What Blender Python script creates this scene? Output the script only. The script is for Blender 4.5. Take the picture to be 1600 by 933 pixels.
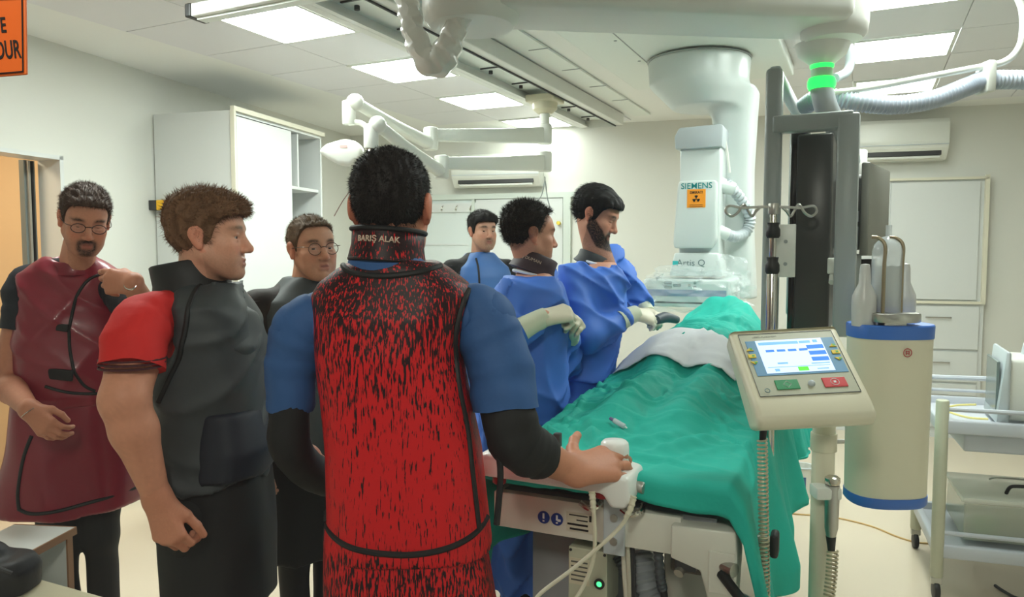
import bpy, bmesh, math, random
import numpy as np
from mathutils import Vector, Matrix
from mathutils.bvhtree import BVHTree
random.seed(7); np.random.seed(7)
for o in list(bpy.data.objects): bpy.data.objects.remove(o)
SC = bpy.context.scene
COL = SC.collection
# ---------------------------------------------------------------- camera, world, exposure
F = 1150.0; CAMZ = 1.52; TH = math.atan(71.5 / F)
cam_d = bpy.data.cameras.new('camera'); cam_d.sensor_width = 36.0; cam_d.lens = 36.0 * F / 1600.0
cam_d.clip_start = 0.02; cam_d.clip_end = 60
cam = bpy.data.objects.new('camera', cam_d); COL.objects.link(cam)
cam.location = (0, 0, CAMZ); cam.rotation_euler = (math.pi / 2 - TH, 0, 0)
SC.camera = cam
w = bpy.data.worlds.new('world'); SC.world = w; w.use_nodes = True
bg = w.node_tree.nodes['Background']; bg.inputs[0].default_value = (1.0, 0.97, 0.92, 1); bg.inputs[1].default_value = 0.07
vs = SC.view_settings
vs.view_transform = 'Standard'; vs.look = 'None'; vs.gamma = 1.0; vs.use_curve_mapping = False; vs.exposure = 0.43
PANEL_W = 26.0      # radiance of the ceiling light panels
CEIL = 2.70
def ray(px, py):
    x = (px - 800) / F; y = (466.5 - py) / F
    c, s = math.cos(TH), math.sin(TH)
    return Vector((x, c + y * s, -s + y * c))
def A(px, py, Y):                 # the point seen at a pixel, Y metres into the room
    d = ray(px, py); return Vector((0, 0, CAMZ)) + d * (Y / d.y)
def AZ(px, py, z):                # the point seen at a pixel, at height z
    d = ray(px, py); return Vector((0, 0, CAMZ)) + d * ((z - CAMZ) / d.z)
V = Vector
# fill lamp added unseen behind the camera, brightens the notice and nearest man
cl_d = bpy.data.lights.new('added_fill_lamp', 'AREA'); cl_d.energy = 20; cl_d.size = 0.4; cl_d.color = (1.0, 0.95, 0.88)
cl = bpy.data.objects.new('added_fill_lamp', cl_d); COL.objects.link(cl); cl.location = (-0.3, -0.5, 2.55); cl.rotation_euler = (math.radians(38), 0, 0)
cl['label'] = 'added unseen fill lamp behind the camera, on the control room side'; cl['category'] = 'lamp'
# ---------------------------------------------------------------- materials
MATS = {}
def mat(name, col, rough=0.5, metal=0.0, bump=0.0, bscale=60.0, var=0.0, vscale=8.0, emit=None, estr=0.0, spec=0.5, alpha=1.0, trans=0.0, coat=0.0, stretch=(1, 1, 1), sheen=0.0, sss=0.0):
    if name in MATS: return MATS[name]
    m = bpy.data.materials.new(name); m.use_nodes = True
    nt = m.node_tree; b = nt.nodes['Principled BSDF']
    c = (col[0], col[1], col[2], 1)
    b.inputs['Base Color'].default_value = c; b.inputs['Roughness'].default_value = rough
    b.inputs['Metallic'].default_value = metal; b.inputs['Specular IOR Level'].default_value = spec
    b.inputs['Alpha'].default_value = alpha; b.inputs['Transmission Weight'].default_value = trans
    b.inputs['Coat Weight'].default_value = coat; b.inputs['Sheen Weight'].default_value = sheen
    if sss > 0:
        b.inputs['Subsurface Weight'].default_value = sss; b.inputs['Subsurface Radius'].default_value = (0.012, 0.005, 0.003)
        b.inputs['Subsurface Scale'].default_value = 0.6
    if emit is not None:
        b.inputs['Emission Color'].default_value = (*emit, 1); b.inputs['Emission Strength'].default_value = estr
    if bump > 0 or var > 0:
        tc = nt.nodes.new('ShaderNodeTexCoord'); mp = nt.nodes.new('ShaderNodeMapping')
        mp.inputs['Scale'].default_value = stretch
        nt.links.new(tc.outputs['Object'], mp.inputs['Vector'])
        if var > 0:
            n = nt.nodes.new('ShaderNodeTexNoise'); n.inputs['Scale'].default_value = vscale; n.inputs['Detail'].default_value = 5
            nt.links.new(mp.outputs[0], n.inputs['Vector'])
            mx = nt.nodes.new('ShaderNodeMix'); mx.data_type = 'RGBA'
            mx.inputs['A'].default_value = tuple(max(0, v * (1 - var)) for v in col) + (1,)
            mx.inputs['B'].default_value = tuple(min(1, v * (1 + var)) for v in col) + (1,)
            nt.links.new(n.outputs['Fac'], mx.inputs['Factor']); nt.links.new(mx.outputs['Result'], b.inputs['Base Color'])
        if bump > 0:
            n2 = nt.nodes.new('ShaderNodeTexNoise'); n2.inputs['Scale'].default_value = bscale; n2.inputs['Detail'].default_value = 2
            nt.links.new(mp.outputs[0], n2.inputs['Vector'])
            bp = nt.nodes.new('ShaderNodeBump'); bp.inputs['Strength'].default_value = bump; bp.inputs['Distance'].default_value = 0.01
            nt.links.new(n2.outputs['Fac'], bp.inputs['Height']); nt.links.new(bp.outputs[0], b.inputs['Normal'])
    MATS[name] = m; return m
def vmat(name, rough=0.5, bump=0.0, bscale=300.0, sss=0.0, spec=0.4):   # colour comes from the mesh's own colour attribute
    if name in MATS: return MATS[name]
    m = mat(name, (0.5, 0.5, 0.5), rough, bump=bump, bscale=bscale, sss=sss, spec=spec)
    at = m.node_tree.nodes.new('ShaderNodeVertexColor'); at.layer_name = 'Col'
    m.node_tree.links.new(at.outputs['Color'], m.node_tree.nodes['Principled BSDF'].inputs['Base Color'])
    return m
def S(r, g, b):                   # sRGB 0-255 to linear
    f = lambda v: (v / 255 / 12.92) if v <= 10 else ((v / 255 + 0.055) / 1.055) ** 2.4
    return (f(r), f(g), f(b))
# ---------------------------------------------------------------- object helpers (all coordinates are world coordinates)
WT = {}
def thing(name, label, cat, base=(0, 0, 0), group=None, kind=None):
    o = bpy.data.objects.new(name, None); COL.objects.link(o); o.empty_display_size = 0.05
    o.location = base; WT[o.name] = V(base)
    o['label'] = label; o['category'] = cat
    if group: o['group'] = group
    if kind: o['kind'] = kind
    return o
def link(name, me, m, parent=None, smooth=False, label=None, cat=None, group=None, kind=None):
    if m is not None:
        for mm in (m if isinstance(m, (list, tuple)) else [m]): me.materials.append(mm)
    if smooth:
        me.polygons.foreach_set('use_smooth', [True] * len(me.polygons))
    o = bpy.data.objects.new(name, me); COL.objects.link(o)
    if parent is not None:
        o.parent = parent; o.location = -WT[parent.name]; WT[o.name] = V((0, 0, 0))
        if parent.name in ZERO or parent.type == 'MESH': o.location = V((0, 0, 0)) - WT[parent.name]
    else:
        n = len(me.vertices); co = np.empty(n * 3); me.vertices.foreach_get('co', co); co = co.reshape(-1, 3)
        c = V(((co[:, 0].min() + co[:, 0].max()) / 2, (co[:, 1].min() + co[:, 1].max()) / 2, co[:, 2].min()))
        me.transform(Matrix.Translation(-c)); o.location = c; WT[o.name] = c
    if label: o['label'] = label
    if cat: o['category'] = cat
    if group: o['group'] = group
    if kind: o['kind'] = kind
    return o
ZERO = set()
def frommesh(vs_, fs, name='m'):
    me = bpy.data.meshes.new(name); me.from_pydata([tuple(v) for v in vs_], [], fs); me.update(); return me
def bm2me(bm, name='m'):
    bmesh.ops.recalc_face_normals(bm, faces=bm.faces)
    me = bpy.data.meshes.new(name); bm.to_mesh(me); bm.free(); return me
def frame(origin, x, y, z=None):
    x = V(x).normalized(); y = V(y); y = (y - x * y.dot(x)).normalized(); z = x.cross(y)
    M = Matrix((x, y, z)).transposed().to_4x4(); M.translation = V(origin); return M
def rotz(deg, origin=(0, 0, 0)):
    return Matrix.Translation(V(origin)) @ Matrix.Rotation(math.radians(deg), 4, 'Z')
class MB:                         # collects simple solids, then links them as one mesh object
    def __init__(self): self.bm = bmesh.new()
    def box(self, c, size, M=None, bev=0.0, seg=2):
        b = bmesh.new(); bmesh.ops.create_cube(b, size=1.0)
        bmesh.ops.scale(b, vec=V(size), verts=b.verts)
        if bev > 0: bmesh.ops.bevel(b, geom=list(b.edges), offset=min(bev, min(size) * 0.49), segments=seg, affect='EDGES', profile=0.5)
        bmesh.ops.translate(b, vec=V(c), verts=b.verts)
        return self._add(b, M)
    def _add(self, b, M=None):
        if M is not None: bmesh.ops.transform(b, matrix=M, verts=b.verts)
        bmesh.ops.recalc_face_normals(b, faces=b.faces)
        t = bpy.data.meshes.new('t'); b.to_mesh(t); b.free(); self.bm.from_mesh(t); bpy.data.meshes.remove(t); return self
    def cyl(self, p0, p1, r0, r1=None, seg=20, bev=0.0, M=None):
        r1 = r0 if r1 is None else r1
        p0 = V(p0); p1 = V(p1); ax = p1 - p0; L = ax.length
        prof = [(0, 0), (r0, 0), (r1, L), (0, L)]
        if bev > 0: prof = [(0, 0), (r0 - bev, 0), (r0 - bev * .3, bev * .3), (r0, bev), (r1, L - bev), (r1 - bev * .3, L - bev * .3), (r1 - bev, L), (0, L)]
        return self.lathe(prof, p0, ax, seg, M)
    def lathe(self, prof, origin=(0, 0, 0), axis=(0, 0, 1), seg=24, M=None, sx=1.0, sy=1.0):
        b = bmesh.new(); ax = V(axis).normalized()
        q = V((0, 0, 1)).rotation_difference(ax).to_matrix()
        rings = []
        for r, h in prof:
            if r < 1e-6: rings.append([b.verts.new(q @ V((0, 0, h)) + V(origin))])
            else: rings.append([b.verts.new(q @ V((r * sx * math.cos(2 * math.pi * k / seg), r * sy * math.sin(2 * math.pi * k / seg), h)) + V(origin)) for k in range(seg)])
        for a, c in zip(rings, rings[1:]):
            for k in range(seg):
                k2 = (k + 1) % seg
                vsx = ([a[0]] if len(a) == 1 else [a[k], a[k2]]) + ([c[0]] if len(c) == 1 else [c[k2], c[k]])
                if len(vsx) >= 3:
                    try: b.faces.new(vsx)
                    except ValueError: pass
        return self._add(b, M)
    def tube(self, pts, r, seg=10, sub=6, closed=False, M=None, flat=None):
        P = smooth_path(pts, sub, closed) if sub > 1 else [V(p) for p in pts]
        rs = r if callable(r) else (lambda t: r)
        n = len(P); b = bmesh.new(); rings = []; nrm = None
        for i, p in enumerate(P):
            t = (P[(i + 1) % n] - P[i - 1]) if closed else (P[min(i + 1, n - 1)] - P[max(i - 1, 0)])
            if t.length < 1e-9: t = V((0, 0, 1))
            t.normalize()
            if nrm is None: nrm = t.orthogonal().normalized()
            nrm = (nrm - t * nrm.dot(t)); nrm = nrm.normalized() if nrm.length > 1e-6 else t.orthogonal().normalized()
            bn = t.cross(nrm); rr = rs(i / max(1, n - 1))
            rings.append([b.verts.new(p + (nrm * math.cos(2 * math.pi * k / seg) + bn * math.sin(2 * math.pi * k / seg)) * rr) for k in range(seg)])
        for i in range(n if closed else n - 1):
            a, c = rings[i], rings[(i + 1) % n]
            for k in range(seg):
                b.faces.new([a[k], a[(k + 1) % seg], c[(k + 1) % seg], c[k]])
        if not closed:
            b.faces.new(rings[0][::-1]); b.faces.new(rings[-1])
        return self._add(b, M)
    def prism(self, poly, h0, h1, M=None, bev=0.0, seg=2):   # polygon in the local xy plane, extruded along z
        b = bmesh.new()
        lo = [b.verts.new((p[0], p[1], h0)) for p in poly]; hi = [b.verts.new((p[0], p[1], h1)) for p in poly]
        b.faces.new(lo[::-1]); b.faces.new(hi); n = len(poly)
        for k in range(n): b.faces.new([lo[k], lo[(k + 1) % n], hi[(k + 1) % n], hi[k]])
        bmesh.ops.recalc_face_normals(b, faces=b.faces)
        if bev > 0: bmesh.ops.bevel(b, geom=list(b.edges), offset=bev, segments=seg, affect='EDGES', profile=0.5)
        return self._add(b, M)
    def sph(self, c, r, sx=1, sy=1, sz=1, M=None, seg=16):
        b = bmesh.new(); bmesh.ops.create_uvsphere(b, u_segments=seg, v_segments=max(6, seg // 2), radius=r)
        bmesh.ops.scale(b, vec=V((sx, sy, sz)), verts=b.verts); bmesh.ops.translate(b, vec=V(c), verts=b.verts)
        return self._add(b, M)
    def build(self, name, m, parent=None, smooth=False, angle=None, **kw):
        me = bm2me(self.bm, name)
        o = link(name, me, m, parent, smooth or angle is not None, **kw)
        if angle is not None or smooth: sharp(me, 40 if angle is None else angle)
        return o
def sharp(me, deg):
    try: me.set_sharp_from_angle(angle=math.radians(deg))
    except Exception: pass
def smooth_path(pts, sub=6, closed=False):
    P = [V(p) for p in pts]; n = len(P); out = []
    rng = range(n) if closed else range(n - 1)
    for i in rng:
        if closed: p0, p1, p2, p3 = P[i - 1], P[i], P[(i + 1) % n], P[(i + 2) % n]
        else: p0, p1, p2, p3 = P[max(i - 1, 0)], P[i], P[i + 1], P[min(i + 2, n - 1)]
        for k in range(sub):
            t = k / sub
            out.append(0.5 * ((2 * p1) + (-p0 + p2) * t + (2 * p0 - 5 * p1 + 4 * p2 - p3) * t * t + (-p0 + 3 * p1 - 3 * p2 + p3) * t ** 3))
    if not closed: out.append(P[-1])
    return out
def coil(p_fn, n_turn, r, steps=10):   # helix points around a path function p_fn(t) -> point
    out = []
    N = n_turn * steps
    for i in range(N + 1):
        t = i / N; p = p_fn(t); q = p_fn(min(1, t + .01)) - p_fn(max(0, t - .01)); q.normalize()
        a = q.orthogonal().normalized(); b = q.cross(a); an = 2 * math.pi * i / steps
        # keep the frame steady
        a = V((1, 0, 0)); a = (a - q * a.dot(q)).normalized(); b = q.cross(a)
        out.append(p + a * math.cos(an) * r + b * math.sin(an) * r)
    return out
def text(name, body, M, size, m, parent=None, ext=0.0008, align='CENTER', bold=0.0, **kw):
    cu = bpy.data.curves.new('txt', 'FONT'); cu.body = body; cu.size = size; cu.align_x = align; cu.align_y = 'CENTER'; cu.extrude = ext; cu.offset = bold
    cu.resolution_u = 3
    t = bpy.data.objects.new('txt', cu); COL.objects.link(t)
    dg = bpy.context.evaluated_depsgraph_get(); me = bpy.data.meshes.new_from_object(t.evaluated_get(dg))
    bpy.data.objects.remove(t); bpy.data.curves.remove(cu)
    me.transform(M); me.materials.clear()
    return link(name, me, m, parent, **kw)
def quad(name, corners, m, parent=None, thick=0.002, **kw):
    a, b, c, d = [V(p) for p in corners]; n = (b - a).cross(d - a).normalized() * thick
    vs_ = [a, b, c, d, a - n, b - n, c - n, d - n]
    fs = [(0, 1, 2, 3), (7, 6, 5, 4), (0, 4, 5, 1), (1, 5, 6, 2), (2, 6, 7, 3), (3, 7, 4, 0)]
    return link(name, frommesh(vs_, fs), m, parent, **kw)
# ---------------------------------------------------------------- implicit solids meshed with surface nets
class Field:
    def __init__(s, lo, hi, h):
        s.h = h; s.lo = np.array(lo, float); n = np.ceil((np.array(hi, float) - s.lo) / h).astype(int) + 1
        s.n = n; s.g = np.full(n, 1.0, dtype=np.float32)
        s.ax = [s.lo[i] + h * np.arange(n[i]) for i in range(3)]
    def sub(s, lo, hi):
        sl = []
        for i in range(3):
            a = int(np.floor((lo[i] - s.lo[i]) / s.h)); b = int(np.ceil((hi[i] - s.lo[i]) / s.h)) + 1
            a = max(0, a); b = min(s.n[i], b)
            if b <= a: return None, None
            sl.append(slice(a, b))
        P = np.meshgrid(*[s.ax[i][sl[i]] for i in range(3)], indexing='ij', sparse=True)
        return tuple(sl), P
    def op(s, fn, lo, hi, k=0.0, mode='u'):
        mrg = k + 2.5 * s.h
        sl, P = s.sub(np.array(lo) - mrg, np.array(hi) + mrg)
        if sl is None: return
        d = fn(*P).astype(np.float32); g = s.g[sl]
        if mode == 'u':
            if k > 0:
                hh = np.maximum(k - np.abs(g - d), 0) / k; r = np.minimum(g, d) - hh * hh * k * 0.25
            else: r = np.minimum(g, d)
        elif mode == 's':
            d = -d
            if k > 0:
                hh = np.maximum(k - np.abs(g - d), 0) / k; r = np.maximum(g, d) + hh * hh * k * 0.25
            else: r = np.maximum(g, d)
        s.g[sl] = r
    def whole(s, fn):             # g = fn(g, X, Y, Z)
        P = np.meshgrid(*s.ax, indexing='ij', sparse=True); s.g = fn(s.g, *P).astype(np.float32)
    def prims(s, L):
        for p in L: s.prim(p)
    def prim(s, p):
        t = p[0]
        if t == 'rc':
            _, a, b, ra, rb, k = p[:6]; mode = p[6] if len(p) > 6 else 'u'
            a = np.array(a, float); b = np.array(b, float); ba = b - a; L2 = max(1e-9, ba.dot(ba)); R = max(ra, rb)
            def fn(X, Y, Z):
                t_ = np.clip(((X - a[0]) * ba[0] + (Y - a[1]) * ba[1] + (Z - a[2]) * ba[2]) / L2, 0, 1)
                return np.sqrt((X - a[0] - t_ * ba[0]) ** 2 + (Y - a[1] - t_ * ba[1]) ** 2 + (Z - a[2] - t_ * ba[2]) ** 2) - (ra + (rb - ra) * t_)
            s.op(fn, np.minimum(a, b) - R, np.maximum(a, b) + R, k, mode)
        elif t == 'el':
            _, c, r, M, k = p[:5]; mode = p[5] if len(p) > 5 else 'u'
            c = np.array(c, float); R = np.array(M, float)[:3, :3] if M is not None else np.eye(3); rm = max(r)
            def fn(X, Y, Z):
                dx, dy, dz = X - c[0], Y - c[1], Z - c[2]
                q = [(R[0, i] * dx + R[1, i] * dy + R[2, i] * dz) for i in range(3)]
                k0 = np.sqrt(sum((q[i] / r[i]) ** 2 for i in range(3))); k1 = np.sqrt(sum((q[i] / r[i] ** 2) ** 2 for i in range(3)))
                return k0 * (k0 - 1) / np.maximum(k1, 1e-6)
            s.op(fn, c - rm, c + rm, k, mode)
        elif t == 'loft':         # stations (z, x, y, a, b): half width a along the right axis, half depth b along the facing
            _, st, yaw, k, n = p[:5]; mode = p[5] if len(p) > 5 else 'u'
            st = sorted(st); zs = [q[0] for q in st]; cs, sn = math.cos(math.radians(yaw)), math.sin(math.radians(yaw))
            am = max(max(q[3], q[4]) for q in st)
            lo = [min(q[1] for q in st) - am, min(q[2] for q in st) - am, zs[0]]; hi = [max(q[1] for q in st) + am, max(q[2] for q in st) + am, zs[-1]]
            def fn(X, Y, Z):
                z = np.clip(Z, zs[0], zs[-1]); f = lambda i: np.interp(z, zs, [q[i] for q in st])
                dx = X - f(1); dy = Y - f(2); a_, b_ = f(3), f(4)
                u = dx * cs - dy * sn; v = dx * sn + dy * cs
                k0 = (np.abs(u / a_) ** n + np.abs(v / b_) ** n) ** (1.0 / n)
                rad = np.sqrt(u * u + v * v)
                d = (k0 - 1) * np.where(k0 > 1e-4, rad / np.maximum(k0, 1e-4), np.minimum(a_, b_))
                dz = np.maximum(zs[0] - Z, Z - zs[-1])
                return np.maximum(d, dz)
            s.op(fn, lo, hi, k, mode)
    def cut(s, p, n, k=0.0):      # keep the side the normal points away from
        p = np.array(p, float); n = np.array(n, float); n = n / np.linalg.norm(n)
        def fn(g, X, Y, Z):
            d = (X - p[0]) * n[0] + (Y - p[1]) * n[1] + (Z - p[2]) * n[2]
            if k > 0:
                hh = np.maximum(k - np.abs(g - d), 0) / k; return np.maximum(g, d) + hh * hh * k * 0.25
            return np.maximum(g, d)
        s.whole(fn)
    def mesh(s):
        g = s.g; n = s.n
        g = np.pad(g, 1, constant_values=1.0); off = s.lo - s.h
        ins = g < 0
        c = sum(ins[i:i + n[0] + 1, j:j + n[1] + 1, k:k + n[2] + 1].astype(np.int8) for i in (0, 1) for j in (0, 1) for k in (0, 1))
        idx = np.argwhere((c > 0) & (c < 8))
        if len(idx) == 0: return np.zeros((0, 3)), np.zeros((0, 4), int)
        vid = np.full(c.shape, -1, dtype=np.int64); vid[tuple(idx.T)] = np.arange(len(idx))
        acc = np.zeros((len(idx), 3)); cnt = np.zeros(len(idx))
        corners = [(i, j, k) for i in (0, 1) for j in (0, 1) for k in (0, 1)]
        vals = {q: g[idx[:, 0] + q[0], idx[:, 1] + q[1], idx[:, 2] + q[2]] for q in corners}
        for a in corners:
            for ax in range(3):
                if a[ax] == 1: continue
                b = list(a); b[ax] = 1; b = tuple(b)
                va, vb = vals[a], vals[b]; m = (va < 0) != (vb < 0)
                t = np.where(m, va / np.where(m, va - vb, 1), 0)
                p = np.zeros((len(idx), 3)); p[:] = a; p[:, ax] = t
                acc[m] += p[m]; cnt[m] += 1
        pos = off + (idx + acc / cnt[:, None]) * s.h
        quads = []
        for ax in range(3):
            u, v = [(1, 2), (2, 0), (0, 1)][ax]
            sa = [slice(None)] * 3; sb = [slice(None)] * 3; sa[ax] = slice(0, -1); sb[ax] = slice(1, None)
            d = ins[tuple(sa)].astype(np.int8) - ins[tuple(sb)].astype(np.int8)
            e = np.argwhere(d != 0); e = e[(e[:, u] > 0) & (e[:, v] > 0)]
            if len(e) == 0: continue
            sg = d[tuple(e.T)]
            def at(du, dv):
                q = e.copy(); q[:, u] -= du; q[:, v] -= dv
                q = np.minimum(q, np.array(c.shape) - 1); return vid[tuple(q.T)]
            f = np.stack([at(0, 0), at(1, 0), at(1, 1), at(0, 1)], 1)
            f[sg < 0] = f[sg < 0][:, ::-1]; f = f[(f >= 0).all(1)]; quads.append(f)
        return pos, np.concatenate(quads)
def relax(v, q, it=1, lam=0.5):
    for _ in range(it):
        acc = np.zeros_like(v); cnt = np.zeros(len(v))
        for a, b in ((0, 1), (1, 2), (2, 3), (3, 0)):
            np.add.at(acc, q[:, a], v[q[:, b]]); np.add.at(acc, q[:, b], v[q[:, a]])
            np.add.at(cnt, q[:, a], 1); np.add.at(cnt, q[:, b], 1)
        v = v + lam * (acc / np.maximum(cnt, 1)[:, None] - v)
    return v
def npmesh(v, q, name='m', col=None):
    me = bpy.data.meshes.new(name)
    me.vertices.add(len(v)); me.vertices.foreach_set('co', np.asarray(v, dtype=np.float32).ravel())
    nq = len(q); me.loops.add(nq * 4); me.loops.foreach_set('vertex_index', np.asarray(q, dtype=np.int32).ravel())
    me.polygons.add(nq); me.polygons.foreach_set('loop_start', np.arange(0, nq * 4, 4, dtype=np.int32))
    try: me.polygons.foreach_set('loop_total', np.full(nq, 4, dtype=np.int32))
    except Exception: pass
    me.update(calc_edges=True); me.validate()
    if col is not None:
        ca = me.color_attributes.new('Col', 'FLOAT_COLOR', 'POINT')
        c4 = np.ones((len(v), 4), dtype=np.float32); c4[:, :3] = col; ca.data.foreach_set('color', c4.ravel())
    return me
def joinvq(parts):
    vs_, qs, cs, o = [], [], [], 0
    for p in parts:
        vs_.append(p[0]); qs.append(p[1] + o); o += len(p[0])
        if len(p) > 2: cs.append(p[2])
    return np.concatenate(vs_), np.concatenate(qs), (np.concatenate(cs) if cs else None)
def folds(X, Y, Z, seed=0, f=(14, 14, 5), warp=0.5):
    rs = np.random.RandomState(seed); out = 0
    ph = rs.rand(12) * 6.28
    wx = np.sin(X * 5 + Z * 4 + ph[0]) * warp; wz = np.sin(Y * 6 - Z * 5 + ph[1]) * warp
    out = np.sin(X * f[0] + Z * f[2] * .6 + wx * 3 + ph[2]) + 0.7 * np.sin(Y * f[1] - Z * f[2] + wz * 3 + ph[3])
    out = out + 0.5 * np.sin((X + Y) * f[0] * 1.7 + Z * f[2] * 1.9 + wx * 4 + ph[4]) + 0.4 * np.sin((X - Y) * f[1] * 2.3 - Z * f[2] * 2.5 + wz * 5 + ph[5])
    return out
# ================================================================ the room
m_wall = mat('wall_paint', S(222, 222, 214), 0.62, bump=0.03, bscale=40, var=0.02, vscale=1.5)
m_ceil = mat('ceiling_paint', S(240, 241, 238), 0.6, bump=0.02, bscale=30)
m_tile = mat('ceiling_tile_metal', S(230, 230, 234), 0.45, var=0.02, vscale=2)
m_floor = mat('floor_vinyl', S(220, 206, 184), 0.22, var=0.05, vscale=1.2, bump=0.015, bscale=200)
m_white = mat('white_laminate', S(216, 219, 217), 0.38, var=0.01)
m_whitem = mat('white_painted_metal', S(222, 224, 216), 0.3)
m_plastic = mat('white_plastic', S(214, 222, 220), 0.32, coat=0.1)
m_cream = mat('cream_plastic', S(214, 208, 182), 0.38)
m_grey = mat('grey_painted_metal', S(158, 164, 162), 0.35)
m_greyl = mat('light_grey_plastic', S(190, 198, 202), 0.4)
m_dark = mat('dark_grey_plastic', S(52, 52, 52), 0.4)
m_black = mat('black_rubber', S(20, 20, 20), 0.5)
m_blackgl = mat('black_gloss', S(16, 16, 17), 0.12, coat=0.3)
m_chrome = mat('chrome', S(205, 200, 190), 0.18, 1.0)
m_steel = mat('brushed_steel', S(190, 188, 182), 0.35, 1.0, bump=0.02, bscale=200)
m_alu = mat('aluminium', S(186, 186, 180), 0.42, 0.85)
m_wood = mat('warm_wood', S(222, 188, 146), 0.5, bump=0.05, bscale=30, var=0.14, vscale=6, stretch=(1, 1, 8))
m_brown = mat('brown_edge', S(150, 108, 78), 0.5, var=0.1)
m_orange = mat('sign_orange', S(236, 106, 22), 0.45)
m_ink = mat('black_print', S(18, 16, 14), 0.5)
m_panel = mat('light_panel_diffuser', (1, 1, 1), 0.5, emit=(0.94, 1.0, 0.97), estr=PANEL_W)

def structure(o): o['kind'] = 'structure'; return o
Ldir = V((0.272, 0.962, 0)).normalized(); Lnrm = V((0.962, -0.272, 0)).normalized()   # left wall, normal into the room
L0 = V((-2.63, 4.03, 0))
Bdir = V((0.961, -0.276, 0)).normalized(); Bnrm = V((-0.276, -0.961, 0)).normalized()
B0 = V((-1.62, 7.53, 0))
def wallM(o, d): return frame(o, d, (0, 0, 1))        # local x along the wall, y up, z = x cross y (towards the room for the back wall)
# floor and ceiling
structure(MB().box((0.8, 4.2, -0.05), (11.0, 8.6, 0.1)).build('floor', m_floor))
ceil = structure(MB().box((0.8, 4.55, CEIL + 0.05), (11.0, 7.9, 0.1)).build('ceiling', m_ceil))
# back wall
bw = structure(MB().box((3.6, 1.35, -0.06), (7.4, 2.7, 0.12), M=frame(B0, Bdir, (0, 0, 1))).build('wall_back', m_wall))
rw = structure(MB().box((2.6, 1.35, -0.06), (5.4, 2.7, 0.12), M=frame(V((5.45, 5.5, 0)), (-0.1, -1, 0), (0, 0, 1))).build('wall_right', m_wall))
# left wall: pieces around the sliding-door opening
def lw(t0, t1, z0, z1): return ((t0 + t1) / 2, (z0 + z1) / 2, 0.06), (t1 - t0, z1 - z0, 0.12)
ML = frame(L0, Ldir, (0, 0, 1))                        # local z = Ldir x up = away from the room's left?  (0.962,-0.272) points into the room
DO0, DO1, DOH = -0.95, 0.222, 2.07
mb = MB()
for t0, t1, z0, z1 in ((DO1, 3.75, 0, CEIL), (DO0, DO1, DOH, CEIL), (-3.2, DO0, 0, CEIL)):
    c, s_ = lw(t0, t1, z0, z1); c = (c[0], c[1], -0.06); mb.box(c, s_, M=ML)
leftw = structure(mb.build('wall_left', m_wall))
# front wall of the control room with the viewing window
WY = 0.72
mb = MB()
mb.box((0, WY, 0.5), (8.0, 0.14, 1.0)); mb.box((0, WY, 2.45), (8.0, 0.14, 0.5)); mb.box((-2.65, WY, 1.6), (2.7, 0.14, 1.2)); mb.box((2.65, WY, 1.6), (2.7, 0.14, 1.2))
structure(mb.build('wall_front', m_wall))
m_glass = bpy.data.materials.new('viewing_glass'); m_glass.use_nodes = True
nt = m_glass.node_tree; nt.nodes.clear()
out = nt.nodes.new('ShaderNodeOutputMaterial'); tr = nt.nodes.new('ShaderNodeBsdfTransparent'); gl = nt.nodes.new('ShaderNodeBsdfGlossy'); mxs = nt.nodes.new('ShaderNodeMixShader')
tr.inputs[0].default_value = (0.97, 0.985, 0.965, 1); gl.inputs['Roughness'].default_value = 0.0; fr = nt.nodes.new('ShaderNodeFresnel'); fr.inputs[0].default_value = 1.45
nt.links.new(fr.outputs[0], mxs.inputs[0]); nt.links.new(tr.outputs[0], mxs.inputs[1]); nt.links.new(gl.outputs[0], mxs.inputs[2]); nt.links.new(mxs.outputs[0], out.inputs[0])
win = structure(quad('window_1', [(-1.3, WY, 1.0), (1.3, WY, 1.0), (1.3, WY, 2.2), (-1.3, WY, 2.2)], m_glass, thick=0.001))
mb = MB()
for z in (1.01, 2.19): mb.box((0, WY, z), (2.6, 0.06, 0.02))
for x in (-1.29, 1.29): mb.box((x, WY, 1.6), (0.02, 0.06, 1.2))
mb.build('window_frame', m_alu, win)
# ---- ceiling tiles and light panels on the tile grid
G0 = V((-1.50, 3.72, 0)); gu = V((0.432, 0.902, 0)).normalized(); gv = V((0.902, -0.432, 0)).normalized(); PT = 0.53
tile_me = {}
def tile(u0, v0, lu, lv):
    key = (round(lu, 3), round(lv, 3))
    if key not in tile_me:
        b = bmesh.new(); bmesh.ops.create_cube(b, size=1); bmesh.ops.scale(b, vec=V((lu - 0.006, lv - 0.006, 0.012)), verts=b.verts)
        tile_me[key] = bm2me(b, 'tile'); tile_me[key].materials.append(m_tile)
    o = bpy.data.objects.new('ceiling_tile', tile_me[key]); COL.objects.link(o); o.parent = ceil
    p = G0 + gu * (u0 + lu / 2) + gv * (v0 + lv / 2)
    o.location = V((p.x, p.y, CEIL - 0.005)) - WT[ceil.name]; o.rotation_euler = (0, 0, math.atan2(gu.y, gu.x))
lights = {}
panels = [(0, 0), (2, 0), (4, 0), (6, 0), (-2, 0)]
for i in range(-5, 9):
    for j, (v0, lv) in enumerate(((-0.61, 0.61), (0, PT), (PT, PT))):
        p = G0 + gu * ((i + .5) * PT) + gv * (v0 + lv / 2)
        if (p - B0).dot(Bnrm) < 0.25: continue
        if j == 1 and i in (0, 2, 4, 6, -2): continue
        if p.y < 1.0: continue
        tile(i * PT, v0, PT, lv)
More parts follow.
